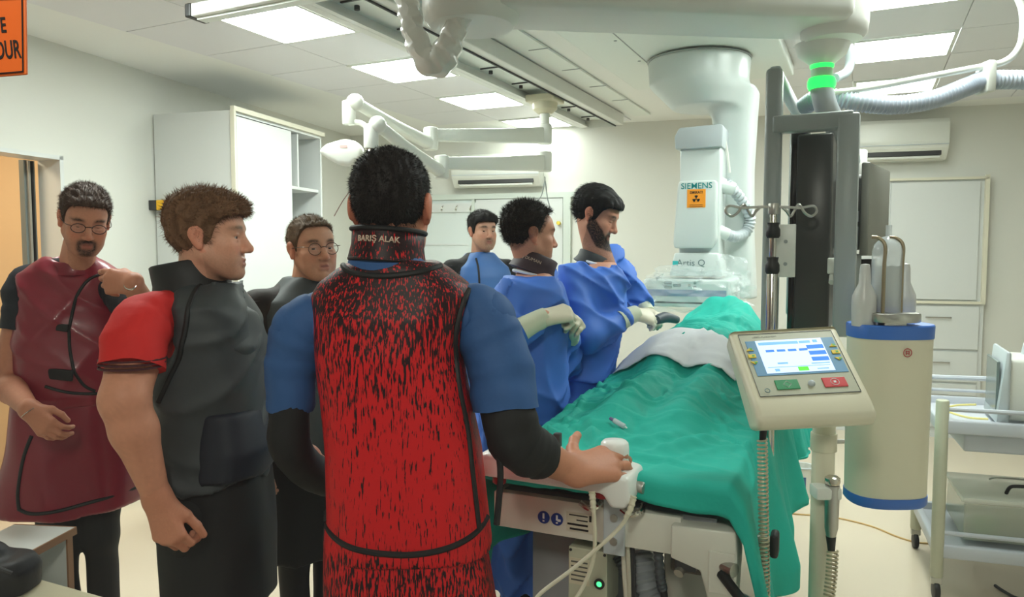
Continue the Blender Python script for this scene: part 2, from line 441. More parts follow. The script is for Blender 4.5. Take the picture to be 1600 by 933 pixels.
for i in range(-4, 10):
    for j in range(4, 9):
        u0, v0 = (i - .5) * PT, (j + .38) * PT
        p = G0 + gu * (u0 + PT / 2) + gv * (v0 + PT / 2)
        if (p - B0).dot(Bnrm) < 0.28 or p.x > 5.0 or p.y < 1.1: continue
        if (i in (2, 4, 6, 0) and j == 5) : continue
        tile(u0, v0, PT, PT)
m_panel2 = mat('light_panel_diffuser_dimmer', (1, 1, 1), 0.5, emit=(0.94, 1.0, 0.97), estr=PANEL_W * .3)
def lightpanel(u0, v0, label):
    p = G0 + gu * (u0 + PT / 2) + gv * (v0 + PT / 2)
    M = frame((p.x, p.y, CEIL - 0.012), gu, gv)
    t = thing('ceiling_light_panel', label, 'light', (p.x, p.y, CEIL - 0.02), 'recessed square ceiling light panels')
    MB().box((0, 0, 0), (PT - 0.05, PT - 0.05, 0.006), M=M).build('diffuser', m_panel2 if u0 > 2.8 else m_panel, t)
    mb = MB()
    for s_ in (-1, 1):
        mb.box((s_ * (PT / 2 - 0.016), 0, 0), (0.018, PT - 0.014, 0.016), M=M); mb.box((0, s_ * (PT / 2 - 0.016), 0), (PT - 0.05, 0.018, 0.016), M=M)
    mb.build('trim_frame', m_whitem, t)
for (i, j), lab in zip(panels, ('white square light panel at the left, largest, beside the black-capped cross rail', 'white square ceiling light panel behind the plastic-wrapped hose', 'white square ceiling light panel above the upper lamp arm', 'small far ceiling light panel right behind the lamp stem', 'ceiling light panel above the man in the burgundy apron')):
    lightpanel(i * PT, j * PT, lab)
for i, lab in ((0, 'ceiling light panel straight above the contrast injector'), (2, 'bright ceiling light panel cut by the top edge of the picture, right of the boom joint'), (4, 'bright ceiling light panel right of the green ring'), (6, 'far ceiling light panel just above the ribbed hose')):
    lightpanel((i - .5) * PT, 5.38 * PT, lab)
# ---- sliding door opening on the left with a warm store room behind it
mb = MB()
mb.box((DO1 - 0.012, DOH / 2, -0.07), (0.024, DOH, 0.16), M=ML); mb.box(((DO0 + DO1) / 2, DOH - 0.012, -0.07), (DO1 - DO0, 0.024, 0.16), M=ML)
structure(mb.build('trim_1', m_white))
d1 = structure(MB().box((DO1 - 0.06, DOH / 2 - .01, -0.19), (0.07, DOH - .03, 0.035), M=ML).build('door_1', mat('sliding_door_edge', S(120, 128, 126), 0.4)))
MB().box((DO1 - 0.055, DOH / 2 - .01, -0.165), (0.012, DOH - .04, 0.02), M=ML).build('door_seal', m_black, d1)
MB().box((DO1 - 0.075, DOH / 2 - .01, -0.165), (0.014, DOH - .04, 0.02), M=ML).build('door_track', m_alu, d1)
m_store = mat('store_room_paint', S(236, 214, 178), 0.6)
mb = MB(); mb.box((-0.6, 1.25, -1.72), (2.6, 2.5, 0.06), M=ML); mb.box((0.62, 1.25, -0.95), (0.06, 2.5, 1.6), M=ML); mb.box((-1.8, 1.25, -0.95), (0.06, 2.5, 1.6), M=ML)
structure(mb.build('wall_storeroom', m_store))
structure(MB().box((-0.6, 2.52, -0.95), (2.6, 0.06, 1.6), M=ML).build('ceiling_storeroom', m_store))
sb = thing('store_shelf', 'warm brown wooden shelving glimpsed through the sliding door opening', 'shelf', ML @ V((-0.4, 0, -1.5)))
for z in (0.02, 0.42, 0.84, 1.22, 1.55, 1.95, 2.2):
    MB().box((-0.55, z, -1.5), (2.0, 0.03, 0.36), M=ML).build('shelf_board', m_wood, sb)
for x in (-1.55, -0.95, -0.35, 0.42): MB().box((x, 1.1, -1.5), (0.03, 2.2, 0.36), M=ML).build('upright', m_wood, sb)
MB().box((-0.55, 1.1, -1.675), (2.0, 2.2, 0.012), M=ML).build('back_panel', m_wood, sb)
ld = bpy.data.lights.new('store_room_lamp', 'AREA'); ld.energy = 17; ld.color = (1.0, 0.80, 0.58); ld.size = 0.5
lo = bpy.data.objects.new('store_room_lamp', ld); COL.objects.link(lo); lo.location = ML @ V((-0.5, 2.46, -0.8))
lo['label'] = 'warm ceiling lamp inside the store room'; lo['category'] = 'lamp'
# ---- tall cabinet on the left wall
c0 = V((-1.79, 4.76, 0)); MC = frame(c0, Ldir, (0, 0, 1))  # local x along its front, y up, z into the room
cab = thing('tall_cabinet', 'tall white wardrobe cabinet with open shelf bay against the left wall', 'cabinet', c0 + Lnrm * -0.3)
CH = 2.43; CL = 1.10; DT = 0.646
mb = MB(); mb.box((0.01, CH / 2, -0.3), (0.02, CH, 0.6), M=MC); mb.box((CL - .01, CH / 2, -0.3), (0.02, CH, 0.6), M=MC); mb.box((CL / 2, CH - 0.012, -0.3), (CL - .04, 0.024, 0.6), M=MC)
mb.box((CL / 2, .04, -0.3), (CL - .04, 0.08, 0.58), M=MC); mb.box((DT + .01, CH / 2, -0.3), (0.018, CH - .05, 0.58), M=MC); mb.build('carcass', m_white, cab)
MB().box((CL / 2, CH / 2, -0.592), (CL - .04, CH - .03, 0.01), M=MC).build('back_panel', mat('shelf_back', S(214, 190, 160), .5), cab)
MB().box((DT / 2 + .012, CH / 2 + .03, 0.01), (DT - 0.02, CH - 0.13, 0.02), M=MC, bev=.002).build('door', m_white, cab)
for z in (0.5, 0.95, 1.35, 1.66, 2.0): MB().box((DT + .02 + (CL - DT - .04) / 2, z, -0.3), (CL - DT - .045, 0.022, 0.56), M=MC).build('shelf', m_white, cab)
MB().box((DT + .15, 2.2, -0.3), (0.018, 0.4, 0.56), M=MC).build('divider', m_white, cab)
mb = MB(); mb.box((CL / 2, CH + .01, 0.012), (CL + .02, 0.03, 0.03), M=MC); mb.box((-0.002, CH / 2, 0.012), (0.02, CH, 0.03), M=MC); mb.build('edge_trim', mat('cream_trim', S(224, 220, 200), .4), cab)
# ---- small device on the left wall
pd = A(242, 321, 4.9); t_ = (pd - L0).dot(Ldir); pd = L0 + Ldir * t_ + V((0, 0, pd.z))
sd = thing('wall_switch_box', 'small black and yellow switch box with orange ring on the left wall', 'switch', pd)
Ms = frame(pd, -Bnrm * -1, (0, 0, 1))
MS2 = frame(pd, Ldir, (0, 0, 1))
MB().box((0, 0, 0.03), (0.07, 0.065, 0.06), M=MS2, bev=.004).build('housing', m_dark, sd)
MB().box((0, 0, 0.085), (0.07, 0.066, 0.05), M=MS2, bev=.004).build('cover', mat('safety_yellow', S(244, 186, 20), .4), sd)
MB().tube([MS2 @ V((0.026 * math.cos(a), 0.026 * math.sin(a), 0.115)) for a in np.linspace(0, 6.283, 13)[:-1]], 0.006, 8, 2, True).build('ring', mat('ring_orange', S(224, 120, 16), .4), sd, True)
# ---- back wall: doorway with closet door and hook rail
def onback(px, py, off=0.0):
    d = ray(px, py); o = V((0, 0, CAMZ)); q = B0 + Bnrm * off
    t = (q - o).dot(Bnrm) / d.dot(Bnrm); return o + d * t
def bloc(px, py): p = onback(px, py); return (p - B0).dot(Bdir), p.z
MBk = frame(B0, Bdir, (0, 0, 1))
x0, zt = bloc(640, 318); x1, _ = bloc(741, 310); x2, _ = bloc(892, 306)
zt = bloc(741, 311)[1]
fr2 = mat('pale_green_frame', S(206, 214, 206), .45)
mb = MB(); mb.box(((x0 + x2) / 2, zt + .02, 0.02), (x2 - x0 + .08, 0.05, 0.04), M=MBk); mb.box((x2 - .03, zt / 2, 0.02), (0.07, zt, 0.04), M=MBk); mb.box((x1, zt / 2, 0.02), (0.03, zt, 0.04), M=MBk)
structure(mb.build('trim_2', fr2))
dr = structure(MB().box(((x1 + x2) / 2 - .02, zt / 2, 0.016), (x2 - x1 - .1, zt - .02, 0.03), M=MBk, bev=.003).build('door_2', m_white))
hz = bloc(870, 349); MB().cyl(MBk @ V((hz[0] + .03, hz[1], 0.03)), MBk @ V((hz[0] + .03, hz[1], 0.08)), 0.018, seg=12).build('door_knob', mat('brass_yellow', S(214, 190, 60), .35), dr)
pn = structure(MB().box(((x0 + x1) / 2, zt / 2, 0.008), (x1 - x0 - .02, zt - .01, 0.014), M=MBk).build('wall_panel', mat('panel_pale', S(214, 222, 220), .45)))
for z in (0.3, 0.95, 1.6): MB().box(((x0 + x1) / 2, z, 0.018), (x1 - x0 - .12, 0.012, 0.008), M=MBk).build('panel_rail', m_white, pn)
hx, hzz = bloc(705, 325)
hr = thing('hook_rail', 'white coat hook rail on the back wall beside the closet door', 'hooks', MBk @ V((hx, hzz, 0.02)))
MB().box((hx, hzz, 0.022), (0.62, 0.09, 0.016), M=MBk, bev=.003).build('rail_board', m_white, hr)
for k in range(4):
    xx = hx - .22 + k * .147
    MB().tube([MBk @ V((xx, hzz + .02, 0.03)), MBk @ V((xx, hzz + .0, 0.06)), MBk @ V((xx, hzz - .03, 0.06)), MBk @ V((xx, hzz - .02, 0.085))], 0.006, 8, 4).build('hook', m_chrome, hr, True)
# ---- air conditioners
def aircon(px0, px1, py0, py1, label):
    a, zt_ = bloc(px0, py0); b, zb = bloc(px1, py1)
    p = MBk @ V(((a + b) / 2, zb, 0))
    t = thing('air_conditioner', label, 'air conditioner', p, 'wall mounted air conditioners')
    L = b - a; h = zt_ - zb
    prof = [(0, zb), (0.12, zb), (0.19, zb + h * .28), (0.2, zb + h * .45), (0.2, zb + h * .9), (0.17, zt_), (0, zt_)]
    Mx = frame(MBk @ V((a, 0, 0)), Bnrm, (0, 0, 1))
    MB().prism(prof, 0, -L, M=Mx, bev=.008).build('body', m_whitem, t, angle=35)
    MB().box((L / 2 + a, zb + h * .16, 0.163), (L * .86, h * .11, 0.02), M=MBk @ Matrix.Rotation(0.0, 4, 'X')).build('air_slot', m_dark, t)
    MB().box((L / 2 + a, zb + h * .06, 0.15), (L * .84, h * .06, 0.03), M=MBk, bev=.003).build('flap', m_whitem, t)
    MB().box((L / 2 + a, zb + h * .36, 0.2), (L * .99, 0.006, 0.004), M=MBk).build('seam', m_greyl, t)
aircon(716, 850, 246, 292, 'white wall air conditioner behind the lamp arms, above the closet door')
aircon(1325, 1472, 196, 252, 'white wall air conditioner at the right, below the ribbed hose')
# ---- fitted cupboard on the back wall, right
a0, zt = bloc(1345, 282); a1, _ = bloc(1541, 278)
cb = thing('fitted_cupboard', 'white fitted wall cupboard with tall door and drawers at the right', 'cupboard', MBk @ V(((a0 + a1) / 2, 0, 0.03)))
MB().box(((a0 + a1) / 2, zt / 2, 0.03), (a1 - a0, zt, 0.06), M=MBk).build('carcass', m_white, cb)
zs = bloc(1465, 470)[1]; zd = bloc(1465, 545)[1]
xm = bloc(1382, 400)[0]
MB().box(((xm + a1) / 2 - .02, (zt + zs) / 2 - .01, 0.07), (a1 - xm - .08, zt - zs - .05, 0.02), M=MBk, bev=.002).build('door', m_white, cb)
MB().box(((a0 + xm) / 2, (zt + zs) / 2 - .01, 0.07), (xm - a0 - .03, zt - zs - .05, 0.02), M=MBk, bev=.002).build('door', m_white, cb)
mb = MB(); mb.box((a1 - .012, (zt + zs) / 2, 0.075), (0.03, zt - zs + .03, 0.03), M=MBk); mb.box(((a0 + a1) / 2, zt - .008, 0.075), (a1 - a0, 0.02, 0.03), M=MBk); mb.box(((a0 + a1) / 2, zs - .008, 0.075), (a1 - a0, 0.02, 0.03), M=MBk); mb.build('edge_trim', MATS['cream_trim'], cb)
zz = [zs - .03, zd, bloc(1465, 595)[1], 0.35, 0.08]
for k in range(4):
    dw = MB().box(((xm + a1) / 2 - .01, (zz[k] + zz[k + 1]) / 2, 0.07), (a1 - xm - .05, zz[k] - zz[k + 1] - .02, 0.02), M=MBk, bev=.002).build('drawer', m_white, cb)
    hxx = bloc(1462, 497)[0]; hzz = zz[k] - .1
    MB().tube([MBk @ V((hxx - .09, hzz, .08)), MBk @ V((hxx - .085, hzz, .1)), MBk @ V((hxx + .085, hzz, .1)), MBk @ V((hxx + .09, hzz, .08))], 0.006, 8, 1).build('handle', m_steel, dw, True)
mb = MB()
mb.box((3.6, 0.04, 0.006), (7.2, 0.08, 0.012), M=MBk)
structure(mb.build('baseboard_back', m_white))
structure(MB().box(((DO1 + 3.7) / 2, 0.04, 0.006), (3.7 - DO1, 0.08, 0.012), M=ML).build('baseboard_left', m_white))
# ---- orange notice on the glass at the top left
sM = frame(A(-38, 62, WY + .012), (1, 0, 0.0), (0.0, 0, 1))
ppm = WY / F
sg = thing('warning_sign', 'orange notice with black border and capital letters at the top left', 'sign', A(-45, 130, WY + .012))
MB().prism([(-.09, -.045), (.05, -.034), (.052, .041), (-.09, .036)], 0, 0.003, M=sM, bev=.001).build('sign_plate', m_orange, sg)
mb = MB()
bo = [(-.088, -.0425), (.0475, -.0315), (.0495, .0385), (-.088, .0335)]
for i in range(4):
    p, q = V((*bo[i], .0042)), V((*bo[(i + 1) % 4], .0042)); mb.tube([sM @ p, sM @ q], 0.0006, 6, 1)
mb.build('border_line', m_ink, sg)
text('lettering', 'E', sM @ Matrix.Translation((0.0325, 0.0125, .0034)) @ Matrix.Rotation(.07, 4, 'Z') @ Matrix.Diagonal((.55, 1, 1, 1)), 0.0205, m_ink, sg, .0004, 'RIGHT', .0003)
text('lettering', 'DUR', sM @ Matrix.Translation((0.0455, -0.0105, .0034)) @ Matrix.Rotation(.07, 4, 'Z') @ Matrix.Diagonal((.48, 1, 1, 1)), 0.0245, m_ink, sg, .0004, 'RIGHT', .0003)
# ================================================================ ceiling equipment
def gp(u, v, z): p = gu * u + gv * v; return V((p.x, p.y, z))
def guv(p): return p.dot(gu), p.dot(gv)
MG = frame((0, 0, 0), gu, gv); MG = Matrix((gu, gv, (0, 0, 1))).transposed().to_4x4()       # local x = along the rails, y = across
m_rail = mat('rail_aluminium', S(222, 223, 218), 0.38, 0.1)
m_railin = mat('rail_inner', S(232, 238, 232), 0.4)
t = thing('ceiling_rail', 'pale grey double ceiling rail running towards the back wall', 'rail', gp(4.2, -2.1, 2.56))
for v0, nm in ((-2.24, 'side_channel'), (-1.90, 'side_channel')):
    mb = MB(); mb.box((4.1, v0, 2.645), (4.0, 0.055, 0.09), M=MG, bev=.006); mb.box((4.1, v0 + (.03 if v0 < -2 else -.03), 2.608), (4.0, 0.05, 0.012), M=MG); mb.build(nm, m_rail, t)
MB().box((4.1, -2.07, 2.675), (3.98, 0.3, 0.03), M=MG).build('web_plate', m_railin, t)
MB().box((4.1, -1.945, 2.598), (4.0, 0.010, 0.010), M=MG).build('seal_strip', m_black, t)
for k in range(8):
    MB().box((2.75 + k * .45, -2.10, 2.655), (0.012, 0.16, 0.006), M=MG).build('joint_strip', m_dark, t)
    MB().cyl(gp(2.83 + k * .45, -2.15, 2.662), gp(2.83 + k * .45, -2.15, 2.64), 0.013, seg=10).build('bolt', m_dark, t)
MB().box((6.105, -2.07, 2.64), (0.012, 0.38, 0.09), M=MG).build('end_cap', m_rail, t)
t = thing('ceiling_cross_rail', 'short grey cross rail with black end cap at the top left', 'rail', gp(2.42, -2.3, 2.55))
MB().box((2.42, -2.25, 2.585), (0.10, 0.9, 0.055), M=MG, bev=.005).build('beam', m_rail, t)
MB().box((2.42, -2.25, 2.553), (0.05, 0.88, 0.012), M=MG).build('slot', m_railin, t)
MB().box((2.42, -2.715, 2.585), (0.11, 0.035, 0.06), M=MG, bev=.006).build('end_cap', m_black, t)
t = thing('ceiling_wire_rail', 'thin white strip with screw marks beside the double rail', 'rail', gp(4.2, -1.75, 2.66))
MB().box((4.1, -1.74, 2.69), (4.2, 0.14, 0.012), M=MG).build('strip', m_railin, t)
for k in range(6): MB().box((2.9 + k * .52, -1.72, 2.683), (0.010, 0.12, 0.004), M=MG).build('joint_mark', m_grey, t)
# ---- double lamp arm with lead-glass shield holders hanging from the rail
st = gp(4.86, -2.07, 0); px_st = st
t = thing('ceiling_lamp_arm', 'white double spring-arm holder hanging from the ceiling rail', 'lamp arm', V((st.x, st.y, 2.05)))
zc = lambda py, p=st: A(850, py, p.y).z
MB().box((4.86, -2.07, 2.60), (0.2, 0.22, 0.05), M=MG, bev=.01).build('trolley_plate', m_cream, t)
MB().lathe([(0, 2.50), (.05, 2.50), (.085, 2.53), (.09, 2.58), (0, 2.58)], (st.x, st.y, 0)).build('ceiling_cup', m_cream, t, angle=40)
MB().cyl((st.x, st.y, zc(215)), (st.x, st.y, 2.52), 0.035).build('stem', m_whitem, t, angle=40)
m_lw = m_whitem
def arm(ya, yb, px_end, Yend, rise_px, rise_py, rise_Y):
    a = V((st.x, st.y, A(850, ya, st.y).z)); b = A(px_end, yb, Yend)
    MB().cyl(a + V((0, 0, -.06)), a + V((0, 0, .08)), 0.05, bev=.01).build('swivel_joint', m_lw, t, angle=40)
    d = (b - a); Mx = frame(a, d, (0, 0, 1)); L = d.length
    # local x = along the arm, y = up
    ar = MB().prism([(0, -.055), (L, -.035), (L, .04), (L * .45, .045), (0, .06)], -.03, .03, M=Mx, bev=.012).build('swing_arm', m_lw, t, angle=40)
    tri = [(L * .62 - .03, -.02), (L * .62 + .03, -.02), (L * .62, .028)]
    MB().prism(tri, .031, .033, M=Mx).build('warning_mark', mat('label_orange', S(235, 150, 40), .5), ar)
    MB().prism([(L * .62 - .055, -.02), (L * .62 - .035, -.02), (L * .62 - .035, .026), (L * .62 - .055, .026)], .031, .033, M=Mx).build('label_mark', mat('label_blue', S(70, 110, 150), .5), ar)
    MB().cyl(b + V((0, 0, -.09)), b + V((0, 0, .05)), 0.045, bev=.01).build('elbow_joint', m_lw, t, angle=40)
    c = A(rise_px, rise_py, rise_Y)
    MB().tube([b + V((0, 0, -.05)), b * .5 + c * .5 + V((0, 0, -.035)), c], lambda q: .042 - .01 * q, 12, 4).build('spring_arm', m_lw, t, angle=50)
    MB().sph(c, .048).build('end_joint', m_lw, t, True)
    return c
c1 = arm(212, 212, 673, 4.6, 555, 160, 4.1)
c2 = arm(255, 256, 690, 4.5, 590, 195, 4.0)
y1 = A(545, 175, 4.1)
MB().cyl(y1 + V((0, 0, .06)), y1 + V((0, 0, -.07)), .036, bev=.008).build('yoke_hub', m_lw, t, angle=40)
MB().tube([y1 + V((0, 0, -.06)), A(563, 192, 4.1), A(575, 205, 4.1), A(577, 240, 4.1)], .016, 10).build('yoke_tube', m_lw, t, True)
# lamp head: a white blade-shaped shell
lamp = [A(499, 238, 4.1), A(512, 226, 4.1), A(540, 218, 4.1), A(560, 222, 4.1), A(569, 235, 4.1), A(566, 250, 4.1), A(548, 260, 4.1), A(530, 258, 4.1), A(512, 248, 4.1)]
cc = sum(lamp, V()) / len(lamp)
mb = MB(); mb.prism([((p - cc).x, (p - cc).z) for p in lamp], -.05, .05, M=frame(cc, (1, 0, 0), (0, 0, 1)), bev=.022, seg=3)
mb.build('lamp_head', m_lw, t, angle=50)
MB().box((cc.x + .01, cc.y - .051, cc.z + .03), (.04, .002, .016)).build('label_plate', mat('pale_print', S(200, 170, 165), .5), t)
y2 = A(580, 215, 4.0)
MB().cyl(y2 + V((0, 0, .07)), y2 + V((0, 0, -.06)), .04, bev=.008).build('yoke_hub', m_lw, t, angle=40)
MB().cyl(y2 + V((0, 0, -.06)), y2 + V((0, 0, -.2)), .03, bev=.006).build('handle_socket', m_chrome, t, angle=40)
MB().tube([A(562, 262, 4.1), A(552, 290, 4.1), A(535, 315, 4.1), A(522, 338, 4.1)], .003, 6).build('cord', mat('cord_brown', S(120, 90, 80), .5), t)
h0 = V((st.x, st.y, zc(276)))
MB().tube([h0, h0 + V((0, 0, -.03)), A(846, 305, st.y), A(836, 322, st.y), A(848, 332, st.y), A(858, 325, st.y), A(855, 308, st.y), h0 + V((0.004, 0, -.03))], .0045, 6).build('hanging_cable', m_grey, t)
# ---- C-arm X-ray unit
t = thing('c_arm_unit', 'white ceiling-mounted X-ray C-arm with detector above the patient', 'x-ray machine', AZ(1088, 95, 2.60))
MB().box((3.7, -0.93, 2.655), (2.5, 1.0, 0.07), M=MG, bev=.008).build('ceiling_carriage', m_railin, t)
sm = MB()
for (u_, v_) in ((3.3, -1.2), (3.75, -1.2), (4.2, -1.2), (4.5, -1.1), (4.75, -.95), (3.0, -1.2)): sm.cyl(gp(u_, v_, 2.621), gp(u_, v_, 2.617), .008, seg=8)
sm.box((3.9, -1.17, 2.6195), (1.1, .006, .003), M=MG); sm.box((4.45, -.95, 2.6195), (.006, .44, .003), M=MG); sm.build('screws_and_seams', m_grey, t)
dc = AZ(1092, 98, 2.60)
fd = Field((dc.x - .4, dc.y - .4, 1.25), (dc.x + .62, dc.y + .45, 2.64), .012)
fd.prim(('loft', [(2.34, dc.x + .06, dc.y, .20, .2), (2.42, dc.x + .03, dc.y, .25, .26), (2.47, dc.x, dc.y, .275, .275), (2.61, dc.x, dc.y, .285, .285)], 0, 0, 2.0))
ar = A(1148, 200, 4.3)
fd.prim(('loft', [(1.2, ar.x + .10, ar.y + .12, .085, .13), (1.6, ar.x + .06, ar.y + .08, .085, .14), (2.0, ar.x + .03, ar.y + .05, .095, .16), (2.3, ar.x + .0, ar.y, .12, .18), (2.44, ar.x - .05, ar.y - .02, .17, .2)], 24, .05, 4.0))
v_, q_ = fd.mesh(); v_ = relax(v_, q_, 3)
link('swivel_and_arm', npmesh(v_, q_), m_plastic, t, True)
MB().tube([V((dc.x + .285 * math.cos(a), dc.y + .285 * math.sin(a), 2.605)) for a in np.linspace(0, 6.283, 33)[:-1]], .005, 6, 1, True).build('dome_gap', m_grey, t)
cx = V((0.914, -0.407, 0)); cyv = V((-0.407, -0.914, 0))                    # column axes: width, and its front
dp = A(1093, 300, 4.05); Mc = frame((dp.x, dp.y, 0), cx, (0, 0, 1))         # local x right, y up, z = front
zy = lambda py: A(1093, py, 4.05).z
k_ = 4.05 / F
def zbox(nm, w_, y0, y1, d0, d1, m, par, off=0.0, bev=.008, parx=0.0):
    return MB().box((off, (zy(y0) + zy(y1)) / 2, (d0 + d1) / 2), (w_, zy(y0) - zy(y1), d1 - d0), M=Mc, bev=bev, seg=3).build(nm, m, par, angle=40)
zbox('column', 62 * k_, 215, 420, -.22, .0, m_plastic, t, bev=.01)
MB().prism([(-.13, zy(232)), (.12, zy(232)), (.125, zy(200)), (.11, zy(197)), (-.11, zy(199)), (-.135, zy(212))], -.2, .03, M=Mc, bev=.008).build('column_head', m_greyl, t, angle=40)
cov = MB().prism([(-35 * k_, zy(388)), (22 * k_, zy(388)), (29 * k_, zy(375)), (28 * k_, zy(286)), (24 * k_, zy(283)), (-29 * k_, zy(283)), (-31 * k_, zy(290)), (-37 * k_, zy(378))], .0, .055, M=Mc, bev=.012, seg=3).build('front_cover', m_plastic, t, angle=50)
text('brand_lettering', 'SIEMENS', Mc @ Matrix.Translation((-2 * k_, zy(292), .0555)), .045, mat('teal_print', S(20, 140, 140), .5), cov, .0008, bold=.0003)
stk = MB().box((-2.0 * k_, zy(311), .0562), (28 * k_, 28 * k_, .0015), M=Mc).build('warning_sticker', mat('sticker_orange', S(255, 160, 40), .5), cov)
text('sticker_text', 'DIKKAT!', Mc @ Matrix.Translation((-2 * k_, zy(302), .0574)), .018, m_ink, stk, .0003, bold=.0006)
mb = MB(); fc = V((-2 * k_, zy(312), .058)); mb.cyl(Mc @ fc, Mc @ (fc + V((0, 0, .001))), .004, seg=10)
for a0_ in (90, 210, 330):
    pts = [(0.007 * math.cos(math.radians(a)), .007 * math.sin(math.radians(a))) for a in (a0_ - 30, a0_ + 30)] + [(0.02 * math.cos(math.radians(a)), .02 * math.sin(math.radians(a))) for a in (a0_ + 30, a0_, a0_ - 30)]
    mb.prism([(p[0] + fc.x, p[1] + fc.y) for p in pts], .0575, .0585, M=Mc)
for q in range(2): mb.box((-2 * k_, zy(321 + q * 2.5), .0575), (20 * k_, .002, .001), M=Mc)
mb.build('radiation_symbol', m_ink, stk)
nk = MB().prism([(-44 * k_, zy(432)), (38 * k_, zy(432)), (31 * k_, zy(395)), (-36 * k_, zy(395))], -.2, .03, M=Mc, bev=.01).build('neck', m_plastic, t, angle=45)
text('model_lettering', 'Artis Q', Mc @ Matrix.Translation((-10 * k_, zy(411), .0315)), .05, mat('grey_print', S(110, 130, 130), .5), nk, .0008)
MB().box((-34 * k_, zy(411), .032), (.03, .022, .002), M=Mc).build('logo_mark', mat('teal_print2', S(60, 190, 190), .5), nk)
hd = MB().prism([(-80 * k_, zy(436)), (52 * k_, zy(436)), (52 * k_, zy(474)), (46 * k_, zy(479)), (-74 * k_, zy(479)), (-82 * k_, zy(468))], -.34, .10, M=Mc, bev=.014, seg=3).build('detector_head', m_plastic, t, angle=45)
MB().box((-14 * k_, zy(457), .1), (122 * k_, 10 * k_, .006), M=Mc).build('grip_band', mat('blue_grey', S(140, 152, 180), .45), hd)
MB().box((-14 * k_, zy(472), .1), (100 * k_, 2.5 * k_, .006), M=Mc).build('slot', m_dark, hd)
for (xx, yy, ww) in ((-41, 441, 12), (-41, 448, 12), (-27, 445, 12), (-8, 445, 5), (0, 441, 4), (0, 448, 5)):
    MB().box((xx * k_, zy(yy), .1), (ww * k_, 4.5 * k_, .008), M=Mc, bev=.004).build('button', m_grey, hd)
hs = [A(1133, 283, 4.1), A(1142, 293, 4.1), A(1158, 312, 4.15), A(1172, 340, 4.2), A(1166, 362, 4.2), A(1150, 370, 4.15), A(1130, 364, 4.1)]
P = smooth_path(hs, 16); mb = MB(); n = len(P)
mb.tube(P, lambda q: .029 + .004 * math.sin(q * 2 * math.pi * 24), 12, 1); mb.build('ribbed_hose', m_greyl, t, True)
MB().cyl(A(1122, 288, 4.1), A(1147, 296, 4.1), .045, .036, bev=.006).build('hose_socket', m_plastic, t, angle=40)
MB().cyl(A(1112, 358, 4.08), A(1138, 367, 4.08), .04, .034, bev=.006).build('hose_socket', m_plastic, t, angle=40)
MB().tube([A(1126, 205, 4.1), A(1134, 225, 4.1), A(1140, 270, 4.1)], .008, 8).build('thin_cable', m_whitem, t, True)
# crumpled clear cover over the detector
rs = np.random.RandomState(3)
m_film = mat('clear_film', S(240, 250, 250), .08, alpha=.16, spec=.9)
def film(name, pts_center, size, n, par, seed):
    b = bmesh.new(); bmesh.ops.create_icosphere(b, subdivisions=4, radius=1)
    r_ = np.random.RandomState(seed); ph = r_.rand(6) * 6
    for v in b.verts:
        p = v.co.copy(); d = 1 + .10 * math.sin(9 * p.x + 5 * p.z + ph[0]) * math.sin(7 * p.y - 4 * p.x + ph[1]) + .07 * math.sin(17 * p.z + 11 * p.x + ph[2]) + .05 * math.sin(25 * p.y - 19 * p.z + ph[3])
        # squarish
        mxa = max(abs(p.x), abs(p.y), abs(p.z)); p = p.lerp(p / mxa * .9, .45)
        v.co = V((p.x * size[0] * d, p.y * size[1] * d, p.z * size[2] * d))
    bmesh.ops.transform(b, matrix=Matrix.Translation(pts_center), verts=b.verts)
    return link(name, bm2me(b), m_film, par, False)
film('plastic_cover', A(1088, 455, 4.02), (.285, .25, .115), 4, t, 5)
film('plastic_cover', A(1137, 430, 4.05), (.10, .16, .11), 4, t, 8)
film('plastic_cover', A(1060, 428, 4.0), (.13, .14, .05), 4, t, 9)
# ---- monitor boom: two ceiling discs joined by a heavy arm
D1 = V((-.122, 2.27, 2.25)); D2 = V((1.032, 2.41, 2.25))
t = thing('monitor_boom', 'pale ceiling boom with round joints, green light rings and bent drop tube', 'boom', V((D2.x, D2.y, 2.0)))
m_boom = mat('boom_paint', S(236, 236, 230), .38)
MB().lathe([(0, 2.20), (.125, 2.20), (.142, 2.22), (.148, 2.245), (.15, 2.38), (.10, 2.42), (.10, 2.70), (0, 2.70)], (D1.x, D1.y, 0), seg=40).build('ceiling_joint', m_boom, t, angle=40)
dd = D2 - D1; Mb = frame((D1.x, D1.y, 2.305), V((dd.x, dd.y, 0)), (0, 0, 1))
L = V((dd.x, dd.y, 0)).length
MB().box((L / 2, 0, 0), (L, .15, .28), M=Mb, bev=.035, seg=3).build('heavy_arm', m_boom, t, angle=40)
mb = MB(); mb.box((L / 2, -.045, -.1405), (L - .2, .003, .002), M=Mb); mb.build('arm_seam', m_grey, t)
MB().lathe([(0, 2.20), (.085, 2.20), (.10, 2.215), (.104, 2.25), (.104, 2.42), (0, 2.43)], (D2.x, D2.y, 0), seg=36).build('arm_joint', m_boom, t, angle=40)
NK = A(1284, 115, D2.y + .06)
MB().lathe([(.034, 2.135), (.05, 2.15), (.075, 2.17), (.088, 2.205), (0, 2.21)], (NK.x, NK.y, 0), seg=32).build('neck_cone', m_boom, t, angle=40)
zr = lambda py: A(1284, py, NK.y).z
m_green = mat('green_light_ring', S(30, 200, 60), .3, emit=(0.02, 1.0, 0.10), estr=1.6)
MB().cyl((NK.x, NK.y, zr(134)), (NK.x, NK.y, 2.16), .034).build('neck_tube', mat('pale_green_tube', S(200, 226, 200), .4), t, angle=40)
